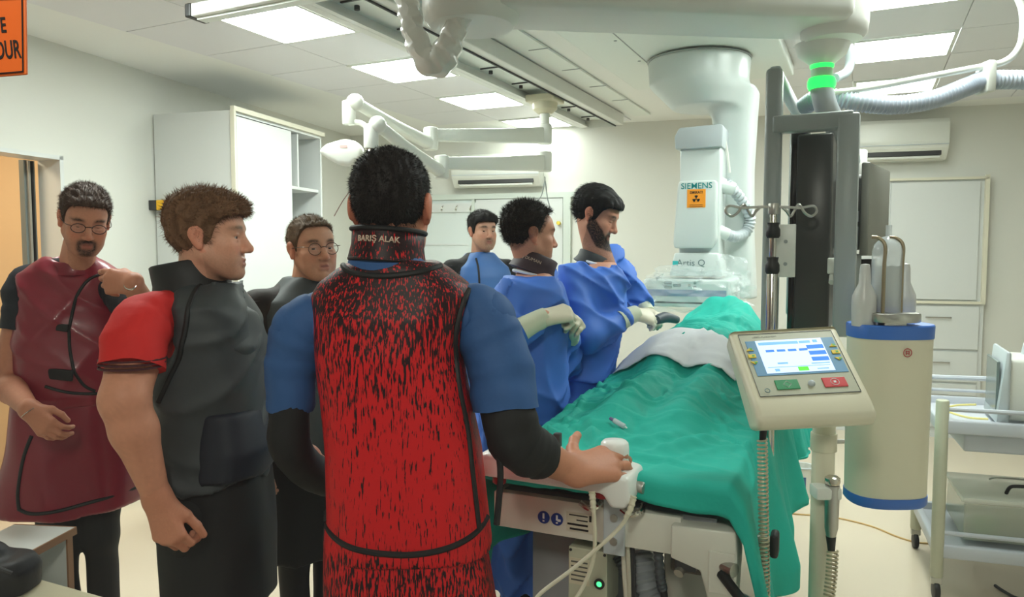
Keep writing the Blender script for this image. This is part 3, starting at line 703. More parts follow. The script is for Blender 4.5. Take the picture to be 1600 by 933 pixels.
for py, rr, hh in ((103, .037, .012), (131, .044, .018)):
    MB().lathe([(.03, -hh), (rr - .004, -hh), (rr, -hh * .4), (rr, hh * .4), (rr - .004, hh), (.03, hh)], (NK.x, NK.y, zr(py)), seg=32).build('light_ring', m_green, t, angle=50)
MB().tube([V((NK.x, NK.y, zr(136))), A(1290, 165, NK.y), A(1306, 198, NK.y + .1), A(1322, 228, NK.y + .2), A(1328, 255, NK.y + .24)], .036, 16).build('drop_tube', m_greyl, t, angle=60)
MB().box(A(1336, 256, NK.y + .27), (.07, .06, .10), bev=.01).build('tube_bracket', m_boom, t, angle=40)
MB().tube([A(1318, 60, D2.y + .2), A(1328, 80, D2.y + .2), A(1325, 110, D2.y + .2), A(1305, 122, D2.y + .15)], .016, 10).build('cable_loop', m_greyl, t, True)
t = thing('ribbed_hose', 'long grey ribbed hose sagging from the boom to the right', 'hose', A(1450, 160, 2.5))
P = smooth_path([A(1255, 168, 2.62), A(1285, 152, 2.55), A(1340, 160, 2.5), (A(1400, 164, 2.5)), A(1460, 155, 2.5), A(1510, 136, 2.5), A(1540, 126, 2.5), A(1600, 125, 2.5), A(1680, 130, 2.5)], 60)
MB().tube(P, lambda q: .029 + .0035 * math.sin(q * 2 * math.pi * 78), 14, 1).build('hose', mat('hose_grey', S(196, 204, 216), .4), t, True)
MB().tube([A(1292, 146, 2.5), A(1350, 139, 2.5), A(1440, 122, 2.5), A(1535, 104, 2.5), A(1565, 98, 2.5), A(1585, 85, 2.5), A(1597, 60, 2.5), A(1598, 20, 2.5), A(1590, -5, 2.5)], .011, 10).build('thin_cable', m_whitem, t, True)
MB().box(A(1540, 122, 2.5), (.03, .075, .105), bev=.008).build('clip', m_whitem, t, angle=40)
t = thing('wrapped_hose', 'crumpled plastic-wrapped hose looping under the round ceiling joint', 'hose', A(675, 110, 2.3))
P = smooth_path([A(628, -30, 2.35), A(640, 20, 2.33), A(650, 62, 2.3), A(668, 92, 2.28), A(688, 95, 2.26), A(702, 70, 2.24), A(713, 40, 2.22), A(722, 15, 2.2)], 14)
b = MB(); b.tube(P, lambda q: .034 + .012 * math.exp(-((q - .55) / .2) ** 2), 18, 1)
for v in b.bm.verts: v.co += V((math.sin(v.co.z * 130 + v.co.x * 70), math.sin(v.co.x * 150 + v.co.z * 90), math.sin(v.co.y * 160 + v.co.x * 120))) * .004
b.build('wrapped_tube', mat('milky_film', S(240, 238, 232), .25, alpha=1, coat=.4), t, True)
# ---- monitor bank seen end-on
e2 = V((.44, .898, 0)); w2 = V((.898, -.44, 0))
bo_ = A(1209, 200, 2.36); Mk = frame((bo_.x, bo_.y, 0), w2, e2)   # local x right, y deep, z up
zk = lambda py: A(1260, py, 2.36).z
kk = 2.36 / F
t = thing('monitor_bank', 'grey monitor rack with dark display housing seen end-on, right of the C-arm', 'monitor', V((bo_.x + .1, bo_.y, 1.2)))
zb = zk(520)
MB().box((0, 0, (zk(108) + zb) / 2), (.05, .06, zk(108) - zb), M=Mk, bev=.014, seg=3).build('post', m_grey, t, angle=45)
MB().box((106 * kk, -.01, (zk(188) + zb) / 2), (30 * kk, .06, zk(188) - zb), M=Mk, bev=.008).build('post', m_grey, t, angle=45)
MB().box((56 * kk, -.01, zk(197)), (112 * kk, .055, .052), M=Mk, bev=.006).build('cross_bar', m_grey, t, angle=45)
MB().box((0.0, .38, zk(112)), (.035, .75, .04), M=Mk, bev=.008).build('top_bar', m_greyl, t, angle=45)
MB().box((0.0, .76, (zk(108) + zb) / 2), (.05, .05, zk(108) - zb), M=Mk, bev=.01).build('post', m_grey, t, angle=45)
MB().box((58 * kk, .42, (zk(208) + zb) / 2), (52 * kk, .72, zk(208) - zb), M=Mk, bev=.008).build('display_housing', mat('housing_dark', S(66, 66, 64), .3), t, angle=45)
MB().box((33 * kk, .42, (zk(190) + zb) / 2), (22 * kk, .7, zk(190) - zb), M=Mk, bev=.006).build('display_screen', mat('screen_dark', S(34, 31, 30), .12, coat=.4), t, angle=45)
MB().box((88 * kk, .03, zk(415)), (.03, .03, .05), M=Mk, bev=.004).build('latch', m_whitem, t, angle=45)
MB().cyl(Mk @ V((88 * kk, .0, zk(440))), Mk @ V((88 * kk, .03, zk(430))), .009).build('latch_knob', m_whitem, t, angle=45)
MB().box((23 * kk, -.05, zk(392)), (.062, .008, 80 * kk), M=Mk, bev=.003, seg=3).build('white_plate', m_whitem, t, angle=45)
for yy in (378, 412): MB().cyl(Mk @ V((24 * kk, -.056, zk(yy))), Mk @ V((24 * kk, -.053, zk(yy))), .006, seg=10).build('screw', m_grey, t)
# second small monitor seen from behind
t = thing('flat_monitor', 'grey flat monitor seen from its back edge beside the monitor rack', 'monitor', A(1360, 470, 2.65))
Mq = frame(A(1360, 360, 2.65), (.52, .855, 0), (0, 0, 1)); q1 = 2.65 / F     # local x deep, y up, z to the right
Mq = frame(A(1366, 330, 2.65), (.60, .80, 0), (0, 0, 1))
MB().box((.02, 0.0, 0), (.36, 138 * q1, 12 * q1), M=Mq, bev=.006).build('bezel', mat('bezel_grey', S(126, 126, 118), .4), t, angle=45)
MB().prism([(-.13, -60 * q1), (.15, -60 * q1), (.15, 50 * q1), (-.1, 55 * q1)], -36 * q1, -6 * q1, M=Mq, bev=.02, seg=3).build('back_shell', mat('shell_grey', S(104, 106, 100), .45), t, angle=45)
for (yy, hh) in ((-10, 16), (-42, 34)): MB().box((-.132, yy * q1, -18 * q1), (.003, hh * q1, 16 * q1), M=Mq).build('label_sticker', m_greyl, t)
for q in range(6): MB().box((-.128, (30 + q * 3.2) * q1, -20 * q1), (.008, 1.3 * q1, 20 * q1), M=Mq).build('vent_slot', m_dark, t)
MB().box(A(1331, 430, 2.6), (.045, .05, .15), bev=.006).build('mount_arm', m_grey, t, angle=45)
MB().box(A(1350, 440, 2.62), (.05, .06, .16), bev=.006).build('mount_block', m_black, t, angle=45)
MB().tube([A(1324, 465, 2.6), A(1324, 490, 2.6), A(1335, 415 + 90, 2.6), A(1345, 500, 2.62)], .006, 8).build('cable', m_black, t, True)
MB().tube([A(1328, 465, 2.6), A(1331, 480, 2.6), A(1338, 492, 2.6), A(1352, 490, 2.62)], .005, 8).build('cable', m_black, t, True)
# ---- drip stand clamped to the table
t = thing('drip_stand', 'chrome drip pole with black knobs and two wire hooks', 'drip stand', A(1205, 830, 2.25))
pp = A(1205, 500, 2.25); zi = lambda py: A(1205, py, 2.25).z
MB().cyl((pp.x, pp.y, .74), (pp.x, pp.y, zi(425)), .0165, bev=.002).build('lower_tube', m_chrome, t, angle=50)
MB().cyl((pp.x, pp.y, zi(425)), (pp.x, pp.y, zi(320)), .0105, bev=.002).build('upper_tube', m_chrome, t, angle=50)
for y0, y1, r_ in ((428, 402, .021), (372, 348, .021)):
    h = zi(y1) - zi(y0); MB().lathe([(0, 0), (.017, 0), (r_, h * .15), (r_, h * .55), (.016, h * .75), (.018, h), (0, h)], (pp.x, pp.y, zi(y0))).build('knob', m_black, t, angle=40)
MB().cyl((pp.x, pp.y, zi(335)), (pp.x, pp.y, zi(318)), .016, bev=.002).build('head_collar', m_steel, t, angle=40)
for sg_ in (-1, 1):
    T = lambda dx, py, dy=0: A(1205 + sg_ * dx, py, 2.25 + dy)
    MB().tube([T(6, 323), T(30, 324), T(45, 325), T(66, 322), T(71, 331), T(62, 338), T(52, 332), T(46, 322), T(42, 320, .01), T(36, 330, .01), T(30, 338, .01), T(24, 330, .005), T(18, 325)], .0042, 8, 6).build('hook_wire', m_steel, t, True)
# ================================================================ contrast injector on its stand
m_inj = mat('injector_cream', S(222, 216, 192), 0.36)
m_bezel = mat('console_bezel', S(178, 178, 156), 0.4)
inj = thing('contrast_injector', 'cream contrast injector stand with tilted touch console and blue-banded power head', 'injector', (0.745, 1.80, 0))
TL, TR, BL, BR = A(1143, 516, 1.86), A(1308, 510, 1.86), A(1184, 640, 1.665), A(1356, 628, 1.665)
xm_ = ((TR - TL) + (BR - BL)).normalized(); ym_ = (TL + TR - BL - BR).normalized()
cC = (TL + TR + BL + BR) / 4; Mi = frame(cC, xm_, ym_); W_ = .272; H_ = ((TL + TR - BL - BR) / 2).length
# housing: tall wedge with a thick lower lip
prof = [(-H_ / 2 - .035, -.035), (-H_ / 2 - .03, -.006), (-H_ / 2 + .012, .0), (H_ / 2 - .004, .0), (H_ / 2, -.006), (H_ / 2, -.055), (-H_ / 2 - .0, -.085)]
Mpr = Mi @ Matrix(((0, 0, 1, 0), (1, 0, 0, 0), (0, 1, 0, 0), (0, 0, 0, 1)))
con = MB().prism(prof, -W_ / 2, W_ / 2, M=Mpr, bev=.012, seg=3).build('console', m_inj, inj, angle=50)
def cbox(nm, x, y, w_, h_, z0, z1, m, par, bev=0): return MB().box((x * W_, y * H_, (z0 + z1) / 2), (w_ * W_, h_ * H_, z1 - z0), M=Mi, bev=bev).build(nm, m, par)
bz = cbox('bezel_panel', .0, .03, .86, .80, .0, .0015, m_bezel, con, .0006)
mb = MB()
for x, y, w_, h_ in ((0, .43, .86, .006), (0, -.37, .86, .006), (-.43, .03, .004, .80), (.43, .03, .004, .80)): mb.box((x * W_, y * H_, .002), (w_ * W_, h_ * H_, .001), M=Mi)
mb.build('bezel_line', m_dark, bz)
cbox('screen_surround', .01, .105, .80, .46, .0015, .0028, mat('surround_blue', S(92, 146, 186), .4), bz, .0008)
m_scr = mat('screen_pale', S(196, 214, 238), .2, emit=S(196, 216, 246), estr=.75)
m_scb = mat('screen_blue', S(60, 120, 210), .2, emit=S(52, 116, 214), estr=.75)
m_scl = mat('screen_lightblue', S(120, 170, 225), .2, emit=S(110, 165, 228), estr=.75)
m_scg = mat('screen_green', S(90, 210, 60), .2, emit=S(90, 215, 60), estr=.8)
sc = cbox('screen', .0, .115, .60, .43, .003, .0036, m_scr, bz)
for x, y, w_, h_, m in ((-.1, .285, .36, .035, m_scl), (.14, .285, .10, .03, m_scl), (.215, .215, .15, .05, m_scb), (.215, .135, .15, .05, m_scb), (.215, .055, .15, .05, m_scb), (-.20, .185, .075, .028, m_scb), (-.10, .185, .075, .028, m_scb), (0.0, .185, .075, .028, m_scb), (.10, .185, .075, .028, m_scb), (.03, -.062, .09, .05, m_scg), (-.13, .02, .09, .02, m_scl), (.235, .29, .04, .035, m_scl), (.2, .0, .16, .012, m_scl), (-.2, -.065, .04, .03, m_scl), (.2, -.07, .1, .012, m_scl), (0, -.028, .55, .005, m_scl)):
    cbox('screen_block', x, y, w_, h_, .0036, .0041, m, sc)
m_key = mat('key_yellow', S(226, 196, 24), .4); m_keyg = mat('key_green', S(80, 170, 60), .4)
for sx in (-1, 1):
    for y, kind in ((.22, 0), (.13, 1), (.04, 2)):
        x = sx * .375; w_, h_ = .035, .04
        P_ = [(-w_, -h_ / 2), (w_, -h_ / 2), (0, h_ / 2)] if kind == 0 else ([(-w_, h_ / 2), (w_, h_ / 2), (0, -h_ / 2)] if kind == 2 else [(-w_, -h_ * .6), (w_, -h_ * .6), (w_, h_ * .6), (-w_, h_ * .6)])
        k = MB().prism([((x + p[0]) * W_, (y + p[1]) * H_) for p in P_], .0028, .005, M=Mi, bev=.0007).build('arrow_key', m_key, bz)
        MB().box(((x + .01) * W_, y * H_, .0052), (.022 * W_, .022 * H_, .0008), M=Mi).build('key_mark', m_keyg, k)
kg = cbox('start_button', -.165, -.245, .20, .115, .0015, .004, mat('button_green', S(24, 140, 84), .35), bz, .001)
kr = cbox('stop_button', .245, -.245, .20, .115, .0015, .004, mat('button_red', S(206, 44, 50), .35), bz, .001)
m_wp = mat('white_print', S(235, 235, 235), .4)
def loop2(cx, cy, pts): return [Mi @ V((cx * W_ + p[0] * W_, cy * H_ + p[1] * W_, .0045)) for p in pts]
MB().tube(loop2(-.165, -.245, [(-.035, .0), (0, .035), (.035, 0), (0, -.035)]), .0007, 5, 1, True).build('diamond_mark', m_wp, kg)
MB().tube(loop2(.245, -.245, [(.036 * math.cos(a), .036 * math.sin(a)) for a in np.linspace(0, 6.28, 13)[:-1]]), .0007, 5, 1, True).build('ring_mark', m_wp, kr)
MB().box((.245 * W_, -.245 * H_, .0045), (.022 * W_, .022 * W_, .001), M=Mi).build('stop_mark', m_wp, kr)
MB().sph(Mi @ V((.045 * W_, -.245 * H_, .002)), .0085).build('track_knob', m_greyl, con, True)
MB().tube(loop2(-.355, -.31, [(.022 * math.cos(a), .022 * math.sin(a)) for a in np.linspace(0, 6.28, 9)[:-1]]), .0008, 5, 1, True).build('gear_mark', mat('print_bluegrey', S(90, 130, 140), .5), bz)
text('model_lettering', 'LIEBEL-FLARSHEIM', Mi @ Matrix.Translation((-.2 * W_, .385 * H_, .0017)), .0075, mat('print_grey', S(120, 122, 110), .5), bz, .0002)
# stand
pz = A(1287, 690, 1.80)
MB().cyl((pz.x, pz.y, .10), (pz.x, pz.y, A(1287, 660, 1.8).z), .027, bev=.002, seg=24).build('stand_pole', m_inj, inj, angle=50)
MB().cyl((pz.x, pz.y, A(1287, 704, 1.8).z), (pz.x, pz.y, A(1287, 676, 1.8).z), .031, bev=.002).build('pole_collar', m_inj, inj, angle=50)
zz_ = A(1287, 690, 1.8).z
MB().cyl((pz.x + .03, pz.y, zz_), (pz.x + .05, pz.y, zz_), .006, seg=10).build('clamp_screw', m_steel, inj)
for k in range(5):
    a = math.radians(72 * k + 20); q = V((pz.x + .26 * math.cos(a), pz.y + .26 * math.sin(a), .085))
    lg = MB().tube([(pz.x, pz.y, .11), (pz.x * .5 + q.x * .5, pz.y * .5 + q.y * .5, .10), q], .018, 10, 3).build('base_leg', m_inj, inj, True)
    MB().cyl(V((q.x - .012, q.y, .035)), V((q.x + .012, q.y, .035)), .035, seg=16, bev=.004).build('caster', m_black, lg, angle=40)
# hand switch in its holder
hz_ = lambda py: A(1300, py, 1.75).z
hp = A(1300, 780, 1.75)
MB().lathe([(.0, hz_(838)), (.011, hz_(838)), (.0155, hz_(825)), (.017, hz_(775)), (.0165, hz_(758)), (0, hz_(758))], (hp.x, hp.y, 0)).build('hand_switch', m_steel, inj, angle=40)
MB().lathe([(.0, hz_(757)), (.015, hz_(757)), (.018, hz_(753)), (.018, hz_(747)), (.012, hz_(744)), (0, hz_(744))], (hp.x, hp.y, 0)).build('switch_button', m_chrome, inj, angle=40)
MB().box((hp.x - .012, hp.y + .01, hz_(770)), (.062, .05, 20 * 1.75 / F), bev=.006).build('switch_holder', m_whitem, inj, angle=40)
MB().cyl((hp.x + .002, hp.y, hz_(862)), (hp.x, hp.y, hz_(838)), .008, .012).build('strain_relief', m_black, inj, True)
m_coil = mat('coil_cord', S(196, 184, 156), .35, .3)
fn = lambda t: A(1301 - 10 * t * t - 2 * t, 860 + 110 * t, 1.75 - .03 * t)
MB().tube(coil(fn, 18, .012, 10), .0025, 6, 1).build('coiled_cord', m_coil, inj, True)
fn2 = lambda t: A(1191 + 5 * t, 686 + 290 * t, 1.74)
MB().tube(coil(fn2, 46, .011, 10), .0025, 6, 1).build('coiled_cord', m_coil, inj, True)
MB().cyl(A(1193, 672, 1.74), A(1191, 690, 1.74), .009, .007).build('cord_plug', m_black, inj, True)
# power head
hc = A(1386, 640, 2.05); zh = lambda py: A(1386, py, 2.05).z; kh = 2.05 / F
head = MB()
def oval(z, a, b): return (z, a, b)
def ovalsolid(nm, rings, m, par, n=2.6, seg=40):
    vs_, fs = [], []
    for (z, a, b_) in rings:
        for k in range(seg):
            th = 2 * math.pi * k / seg; c, s_ = math.cos(th), math.sin(th)
            vs_.append((hc.x + a * math.copysign(abs(c) ** (2 / n), c), hc.y + b_ * math.copysign(abs(s_) ** (2 / n), s_), z))
    for i in range(len(rings) - 1):
        for k in range(seg): fs.append((i * seg + k, i * seg + (k + 1) % seg, (i + 1) * seg + (k + 1) % seg, (i + 1) * seg + k))
    fs.append(tuple(range(seg))[::-1]); fs.append(tuple((len(rings) - 1) * seg + k for k in range(seg)))
    o = link(nm, frommesh(vs_, fs), m, par, True); sharp(o.data, 40); return o
m_blue = mat('band_blue', S(58, 110, 196), .35)
a_, b_ = 60 * kh, .085
body = ovalsolid('power_head', [(zh(768), a_ * .97, b_ * .97), (zh(525), a_, b_)], m_inj, inj)
ovalsolid('top_band', [(zh(526), a_ * 1.02, b_ * 1.03), (zh(507), a_ * 1.03, b_ * 1.04), (zh(505), a_ * 1.01, b_ * 1.0)], m_blue, body)
ovalsolid('bottom_band', [(zh(782), a_ * .94, b_ * .94), (zh(778), a_ * .99, b_ * 1.0), (zh(766), a_ * .99, b_ * 1.0)], m_blue, body)
lg = A(1417, 551, 2.05 - b_ * 1.0); MB().tube([V((lg.x + .011 * math.cos(a), lg.y - .004, lg.z + .011 * math.sin(a))) for a in np.linspace(0, 6.28, 17)[:-1]], .0012, 6, 1, True).build('ring_mark', mat('logo_red', S(190, 60, 66), .5), body)
mb = MB()
for (dx, dz, w_, h_) in ((-.004, .0, .0018, .012), (.004, .0, .0018, .012), (0, .003, .009, .0018), (0, -.002, .007, .0016)): mb.box((lg.x + dx, lg.y - .004, lg.z + dz), (w_, .0012, h_))
mb.build('emblem_mark', MATS['logo_red'], body)
MB().tube([A(1382, 783, 2.0), A(1388, 792, 2.0), A(1396, 784, 2.0)], .003, 6).build('wire_loop', m_greyl, body)
MB().tube([V((pz.x, pz.y, 1.12)), V((pz.x + .1, pz.y + .10, 1.11)), V((hc.x - .1, hc.y + .06, 1.1)), V((hc.x - .02, hc.y + .04, 1.1))], .02, 12).build('support_arm', m_inj, inj, True)
m_inj2 = mat('flask_grey', S(200, 200, 198), .3)
def flask(px, Y, s_):
    c = A(px, 480, Y); z0 = zh(508)
    MB().lathe([(0, z0), (.029 * s_, z0), (.031 * s_, zh(475)), (.030 * s_, zh(462)), (.015 * s_, zh(443)), (.013 * s_, zh(420)), (.011 * s_, zh(413)), (0, zh(412))], (c.x, c.y, 0)).build('syringe_post', m_inj2, body, angle=60)
flask(1350, 2.03, 1.05); flask(1413, 2.1, .95)
sc_ = A(1385, 480, 2.05)
m_clear = mat('clear_syringe', S(225, 232, 236), .06, alpha=.45, spec=.8)
MB().lathe([(.024, zh(495)), (.041, zh(495)), (.041, zh(392)), (.036, zh(382)), (.018, zh(371)), (.008, zh(369)), (.008, zh(352)), (.004, zh(352))], (sc_.x, sc_.y, 0), seg=32).build('syringe_barrel', m_clear, body, angle=40)
MB().lathe([(0, zh(496)), (.036, zh(496)), (.037, zh(480)), (.02, zh(466)), (0, zh(464))], (sc_.x, sc_.y, 0)).build('syringe_plunger', mat('plunger_violet', S(112, 112, 168), .4), body, angle=40)
MB().cyl((sc_.x, sc_.y, zh(480)), (sc_.x, sc_.y, zh(415)), .036).build('syringe_filling', mat('syringe_grey', S(186, 190, 184), .4, alpha=.75), body, angle=40)
for dx, dy in ((-4, -.052), (24, -.03)):
    b0 = A(1383 + dx, 495, 2.05 + dy)
    MB().tube([V((b0.x, b0.y, zh(495))), V((b0.x, b0.y, zh(420))), V((b0.x + .001, b0.y, zh(385))), V((b0.x - .012, b0.y + .008, zh(373))), V((b0.x - .03, b0.y + .014, zh(371)))], .0048, 10).build('clamp_rod', mat('rod_bronze', S(160, 146, 122), .35, .8), body, True)
cp = A(1400, 492, 2.0)
MB().lathe([(0, -.012), (.064, -.012), (.066, -.009), (.066, .010), (.062, .013), (0, .013)], (cp.x, cp.y, zh(494)), seg=36, sy=.6).build('clamp_plate', m_steel, body, angle=40)
MB().box((cp.x - .01, cp.y, zh(502)), (.06, .04, .014), bev=.002).build('clamp_base', m_steel, body)
# ================================================================ trolley on the right
m_tro = mat('trolley_grey', S(192, 196, 204), .42); m_post = mat('trolley_post', S(190, 190, 168), .45)
To = V((1.863, 3.15, 0)); te = V((.36, .933, 0)).normalized(); tw = V((.955, -.295, 0)).normalized()
TLn, TWd = .60, .85
t = thing('trolley', 'grey plastic two-tier trolley with round posts at the right', 'trolley', To + te * .3 + tw * .4)
Mt = Matrix((tw, te, (0, 0, 1))).transposed().to_4x4(); Mt.translation = To
for x, y, h in ((0, 0, .885), (0, TLn, .93), (TWd, TLn, .93), (TWd, 0, .885)):
    ps = MB().cyl(Mt @ V((x, y, .10)), Mt @ V((x, y, h)), .026, bev=.006).build('post', m_post, t, angle=40)
    cs_ = MB().cyl(Mt @ V((x - .012, y, .04)), Mt @ V((x + .012, y, .04)), .04, bev=.006).build('caster', m_black, ps, angle=40)
    MB().box((x, y, .085), (.045, .03, .03), M=Mt, bev=.004).build('caster_fork', m_steel, ps)
def shelf(z, nm):
    mb = MB(); mb.box((TWd / 2, TLn / 2, z - .015), (TWd, TLn, .02), M=Mt)
    for x in (0, TWd): mb.box((x, TLn / 2, z), (.03, TLn + .03, .06), M=Mt, bev=.008)
    for y in (0, TLn): mb.box((TWd / 2, y, z), (TWd + .03, .03, .06), M=Mt, bev=.008)
    return mb.build(nm, m_tro, t, angle=45)
shelf(.77, 'top_shelf'); shelf(.22, 'bottom_shelf')
MB().box((.42, .22, .705), (.66, .40, .09), M=Mt, bev=.01).build('drawer_tray', m_tro, t, angle=45)
MB().tube([Mt @ V(p) for p in ((0, TLn, .84), (0.02, TLn + .02, .885), (.1, TLn + .02, .89), (TWd - .1, TLn + .02, .89), (TWd, TLn, .84))], .012, 8).build('guard_rail', m_tro, t, True)
MB().tube([Mt @ V(p) for p in ((0.02, TLn, .83), (TWd, TLn, .83))], .008, 8, 1).build('guard_rail', m_tro, t)
MB().tube([Mt @ V(p) for p in ((0.02, 0, .845), (TWd, 0, .845))], .010, 8, 1).build('guard_rail', m_tro, t)
MB().tube([Mt @ V(p) for p in ((0.02, 0, .30), (TWd, 0, .30))], .010, 8, 1).build('guard_rail', m_tro, t)
# vital-signs device on the trolley
dv = thing('patient_monitor', 'white box-shaped patient monitor on the trolley, screen facing left', 'monitor', Mt @ V((.38, .3, .785)))
Md = Mt @ Matrix.Translation((.16, .06, .787)) @ Matrix.Rotation(math.radians(-4), 4, 'Z')
MB().box((.27, .14, .145), (.36, .27, .27), M=Md, bev=.02, seg=3).build('housing', m_whitem, dv, angle=45)
MB().prism([(0, 0), (.05, 0), (.05, .31), (.03, .315)], 0, .34, M=Md @ Matrix(((1, 0, 0, .05), (0, 0, 1, -.03), (0, 1, 0, 0), (0, 0, 0, 1))), bev=.01).build('front_bezel', m_greyl, dv, angle=45)
MB().box((.058, .14, .155), (.012, .27, .22), M=Md @ Matrix.Shear('XY', 4, (0, 0)), bev=.002).build('screen', mat('screen_grey', S(112, 124, 122), .2), dv)
MB().cyl(Md @ V((.2, .2, .27)), Md @ V((.2, .2, .33)), .03, .02, seg=14).build('top_knob', m_greyl, dv, angle=40)
mb = MB(); mb.box((.25, .004, .19), (.07, .004, .05), M=Md); mb.box((.25, .004, .1), (.07, .004, .05), M=Md); mb.build('port_panel', m_greyl, dv)
MB().box((.47, .15, .2), (.06, .2, .14), M=Md, bev=.01).build('side_pod', m_whitem, dv, angle=45)
MB().tube([Md @ V((.03, .02, .01)), Md @ V((-.05, .05, .006)), Md @ V((-.12, .2, .005)), Md @ V((-.06, .32, .006)), Md @ V((.02, .3, .02))], .005, 8).build('cable', mat('cable_yellow', S(222, 208, 130), .4), dv, True)
# clear storage box on the lower shelf
bx_ = thing('storage_box', 'clear plastic storage box with black handle on the trolley lower shelf', 'box', Mt @ V((.45, .3, .24)))
m_tub = mat('clear_tub', S(214, 216, 198), .12, alpha=.38)
mb = MB()
for c, s_ in (((.45, .10, .33), (.66, .006, .16)), ((.45, .50, .33), (.66, .006, .16)), ((.12, .30, .33), (.006, .40, .16)), ((.78, .30, .33), (.006, .40, .16)), ((.45, .30, .247), (.66, .40, .006))): mb.box(c, s_, M=Mt, bev=.002)
mb.build('tub', m_tub, bx_)
MB().box((.45, .30, .425), (.69, .43, .025), M=Mt, bev=.01).build('lid', mat('clear_lid', S(224, 226, 214), .2, alpha=.55), bx_, angle=45)
MB().tube([Mt @ V(p) for p in ((.30, .2, .44), (.31, .18, .475), (.34, .17, .485), (.42, .17, .485), (.45, .18, .475), (.46, .2, .44))], .008, 8).build('handle', m_black, bx_, True)
MB().tube([Mt @ V(p) for p in ((.28, .42, .44), (.31, .40, .455), (.42, .40, .455), (.45, .42, .44))], .004, 8).build('wire_handle', m_steel, bx_, True)
for x, y, c in ((.22, .2, (90, 150, 90)), (.34, .3, (200, 200, 180)), (.48, .22, (120, 160, 110)), (.6, .3, (210, 205, 170)), (.71, .2, (150, 160, 120))):
    o = MB().box((x, y, .285), (.1, .13, .07), M=Mt @ Matrix.Translation((0, 0, 0)), bev=.02, seg=3).build('pouch', mat('pouch%d' % (x * 100), S(*c), .5), None, angle=45, label='soft %s pouch inside the clear storage box%s' % (('green', 'pale', 'green', 'pale', 'olive')[[.22, .34, .48, .6, .71].index(x)], (', leftmost', ', left of the middle', ', in the middle', ', right of the middle', ', rightmost')[[.22, .34, .48, .6, .71].index(x)]), cat='pouch', group='pouches in the clear storage box')
# white bucket and the floor cable
bk = AZ(1253, 776, 0.0); zb_ = 0.0; zt_ = A(1253, 727, bk.y).z
bc = thing('waste_bucket', 'small white sharps bucket with blue print behind the stand pole', 'bucket', V((bk.x, bk.y, zb_)))
MB().lathe([(0, zb_), (.055, zb_), (.066, zt_), (.062, zt_), (.05, zb_ + .01), (0, zb_ + .01)], (bk.x, bk.y, 0)).build('bucket_wall', m_whitem, bc, angle=40)
MB().tube([V((bk.x + .07 * math.cos(a), bk.y + .07 * math.sin(a), zt_ - .004)) for a in np.linspace(0, 6.28, 21)[:-1]], .006, 8, 1, True).build('rim', m_greyl, bc, True)
MB().box((bk.x - .02, bk.y - .062, (zb_ + zt_) / 2), (.035, .004, .08)).build('printed_label', MATS['label_blue'], bc)
MB().tube([AZ(1180, 795, .004), AZ(1240, 803, .004), AZ(1300, 808, .004), AZ(1360, 822, .004), AZ(1400, 838, .004), AZ(1435, 848, .004), AZ(1470, 849, .004)], .005, 8).build('floor_cable', mat('cable_tan', S(206, 170, 110), .4), None, True, label='thin tan cable lying on the floor between stand and trolley', cat='cable')
MB().tube([AZ(1555, 915, .006), AZ(1570, 925, .006), AZ(1590, 935, .006), AZ(1620, 940, .006)], .007, 8).build('black_cable', m_black, None, True, label='black cable lying on the floor under the trolley', cat='cable')
# ================================================================ examination table, drape and controls
TO = V((0.235, 1.84, 0)); tE = V((.407, .914, 0)).normalized(); tW = V((.914, -.407, 0)).normalized()
Mtb = Matrix((tW, tE, (0, 0, 1))).transposed().to_4x4(); Mtb.translation = TO     # local x right, y to the head, z up
TP = lambda x, y, z: Mtb @ V((x, y, z))
m_tabw = mat('table_white', S(222, 220, 208), .35); m_tabg = mat('table_grey', S(150, 154, 158), .4); m_mat = mat('mattress_black', S(26, 27, 28), .42, bump=.02, bscale=120)
tb = thing('examination_table', 'white X-ray examination table with black mattress and steel frame', 'table', TP(0, .8, 0))
rp = lambda w_, l0, l1, r, n=6: [(sx * (w_ - r) + r * math.cos(a), (l1 - r if qy else l0 + r) + r * math.sin(a)) for sx, qy, a0 in ((1, 0, -90), (1, 1, 0), (-1, 1, 90), (-1, 0, 180)) for a in [math.radians(a0 + 90 * k / n) for k in range(n + 1)]]
MB().prism(rp(.285, .015, 2.3, .07), .885, .965, M=Mtb, bev=.018, seg=3).build('mattress', m_mat, tb, angle=50)
fr_ = MB().box((-.05, .0, .835), (.50, .05, .095), M=Mtb, bev=.004).build('foot_beam', m_tabw, tb, angle=45)
MB().box((0, 1.15, .872), (.56, 2.3, .022), M=Mtb).build('table_plate', m_tabg, tb)
MB().prism([(.18, .79), (.18, .87), (.33, .875), (.335, .80), (.33, .70), (.27, .70), (.25, .77)], -.05, .05, M=Mtb @ Matrix(((1, 0, 0, 0), (0, 0, 1, 0), (0, 1, 0, 0), (0, 0, 0, 1))), bev=.005).build('end_bracket', m_tabw, tb, angle=45)
MB().box((.215, -.03, .775), (.05, .03, .03), M=Mtb, bev=.004).build('bracket_slot', m_dark, tb)
MB().tube([TP(.20, -.05, .755), TP(.22, .05, .80)], .012, 10, 1).build('slot_rod', m_steel, tb)
for sx in (-1, 1):
    MB().box((sx * .318, 1.1, .855), (.012, 2.1, .03), M=Mtb, bev=.002).build('side_rail', m_steel, tb)
    for yy in (.15, .8, 1.5): MB().box((sx * .302, yy, .855), (.03, .03, .02), M=Mtb).build('rail_spacer', m_steel, tb)
MB().tube([TP(.30, -.055, .775), TP(.345, -.11, .755), TP(.385, -.16, .735)], .012, 10, 2).build('lock_lever', m_black, tb, True)
MB().cyl(TP(.30, -.04, .79), TP(.33, -.06, .79), .016, seg=14).build('lever_hub', m_steel, tb)
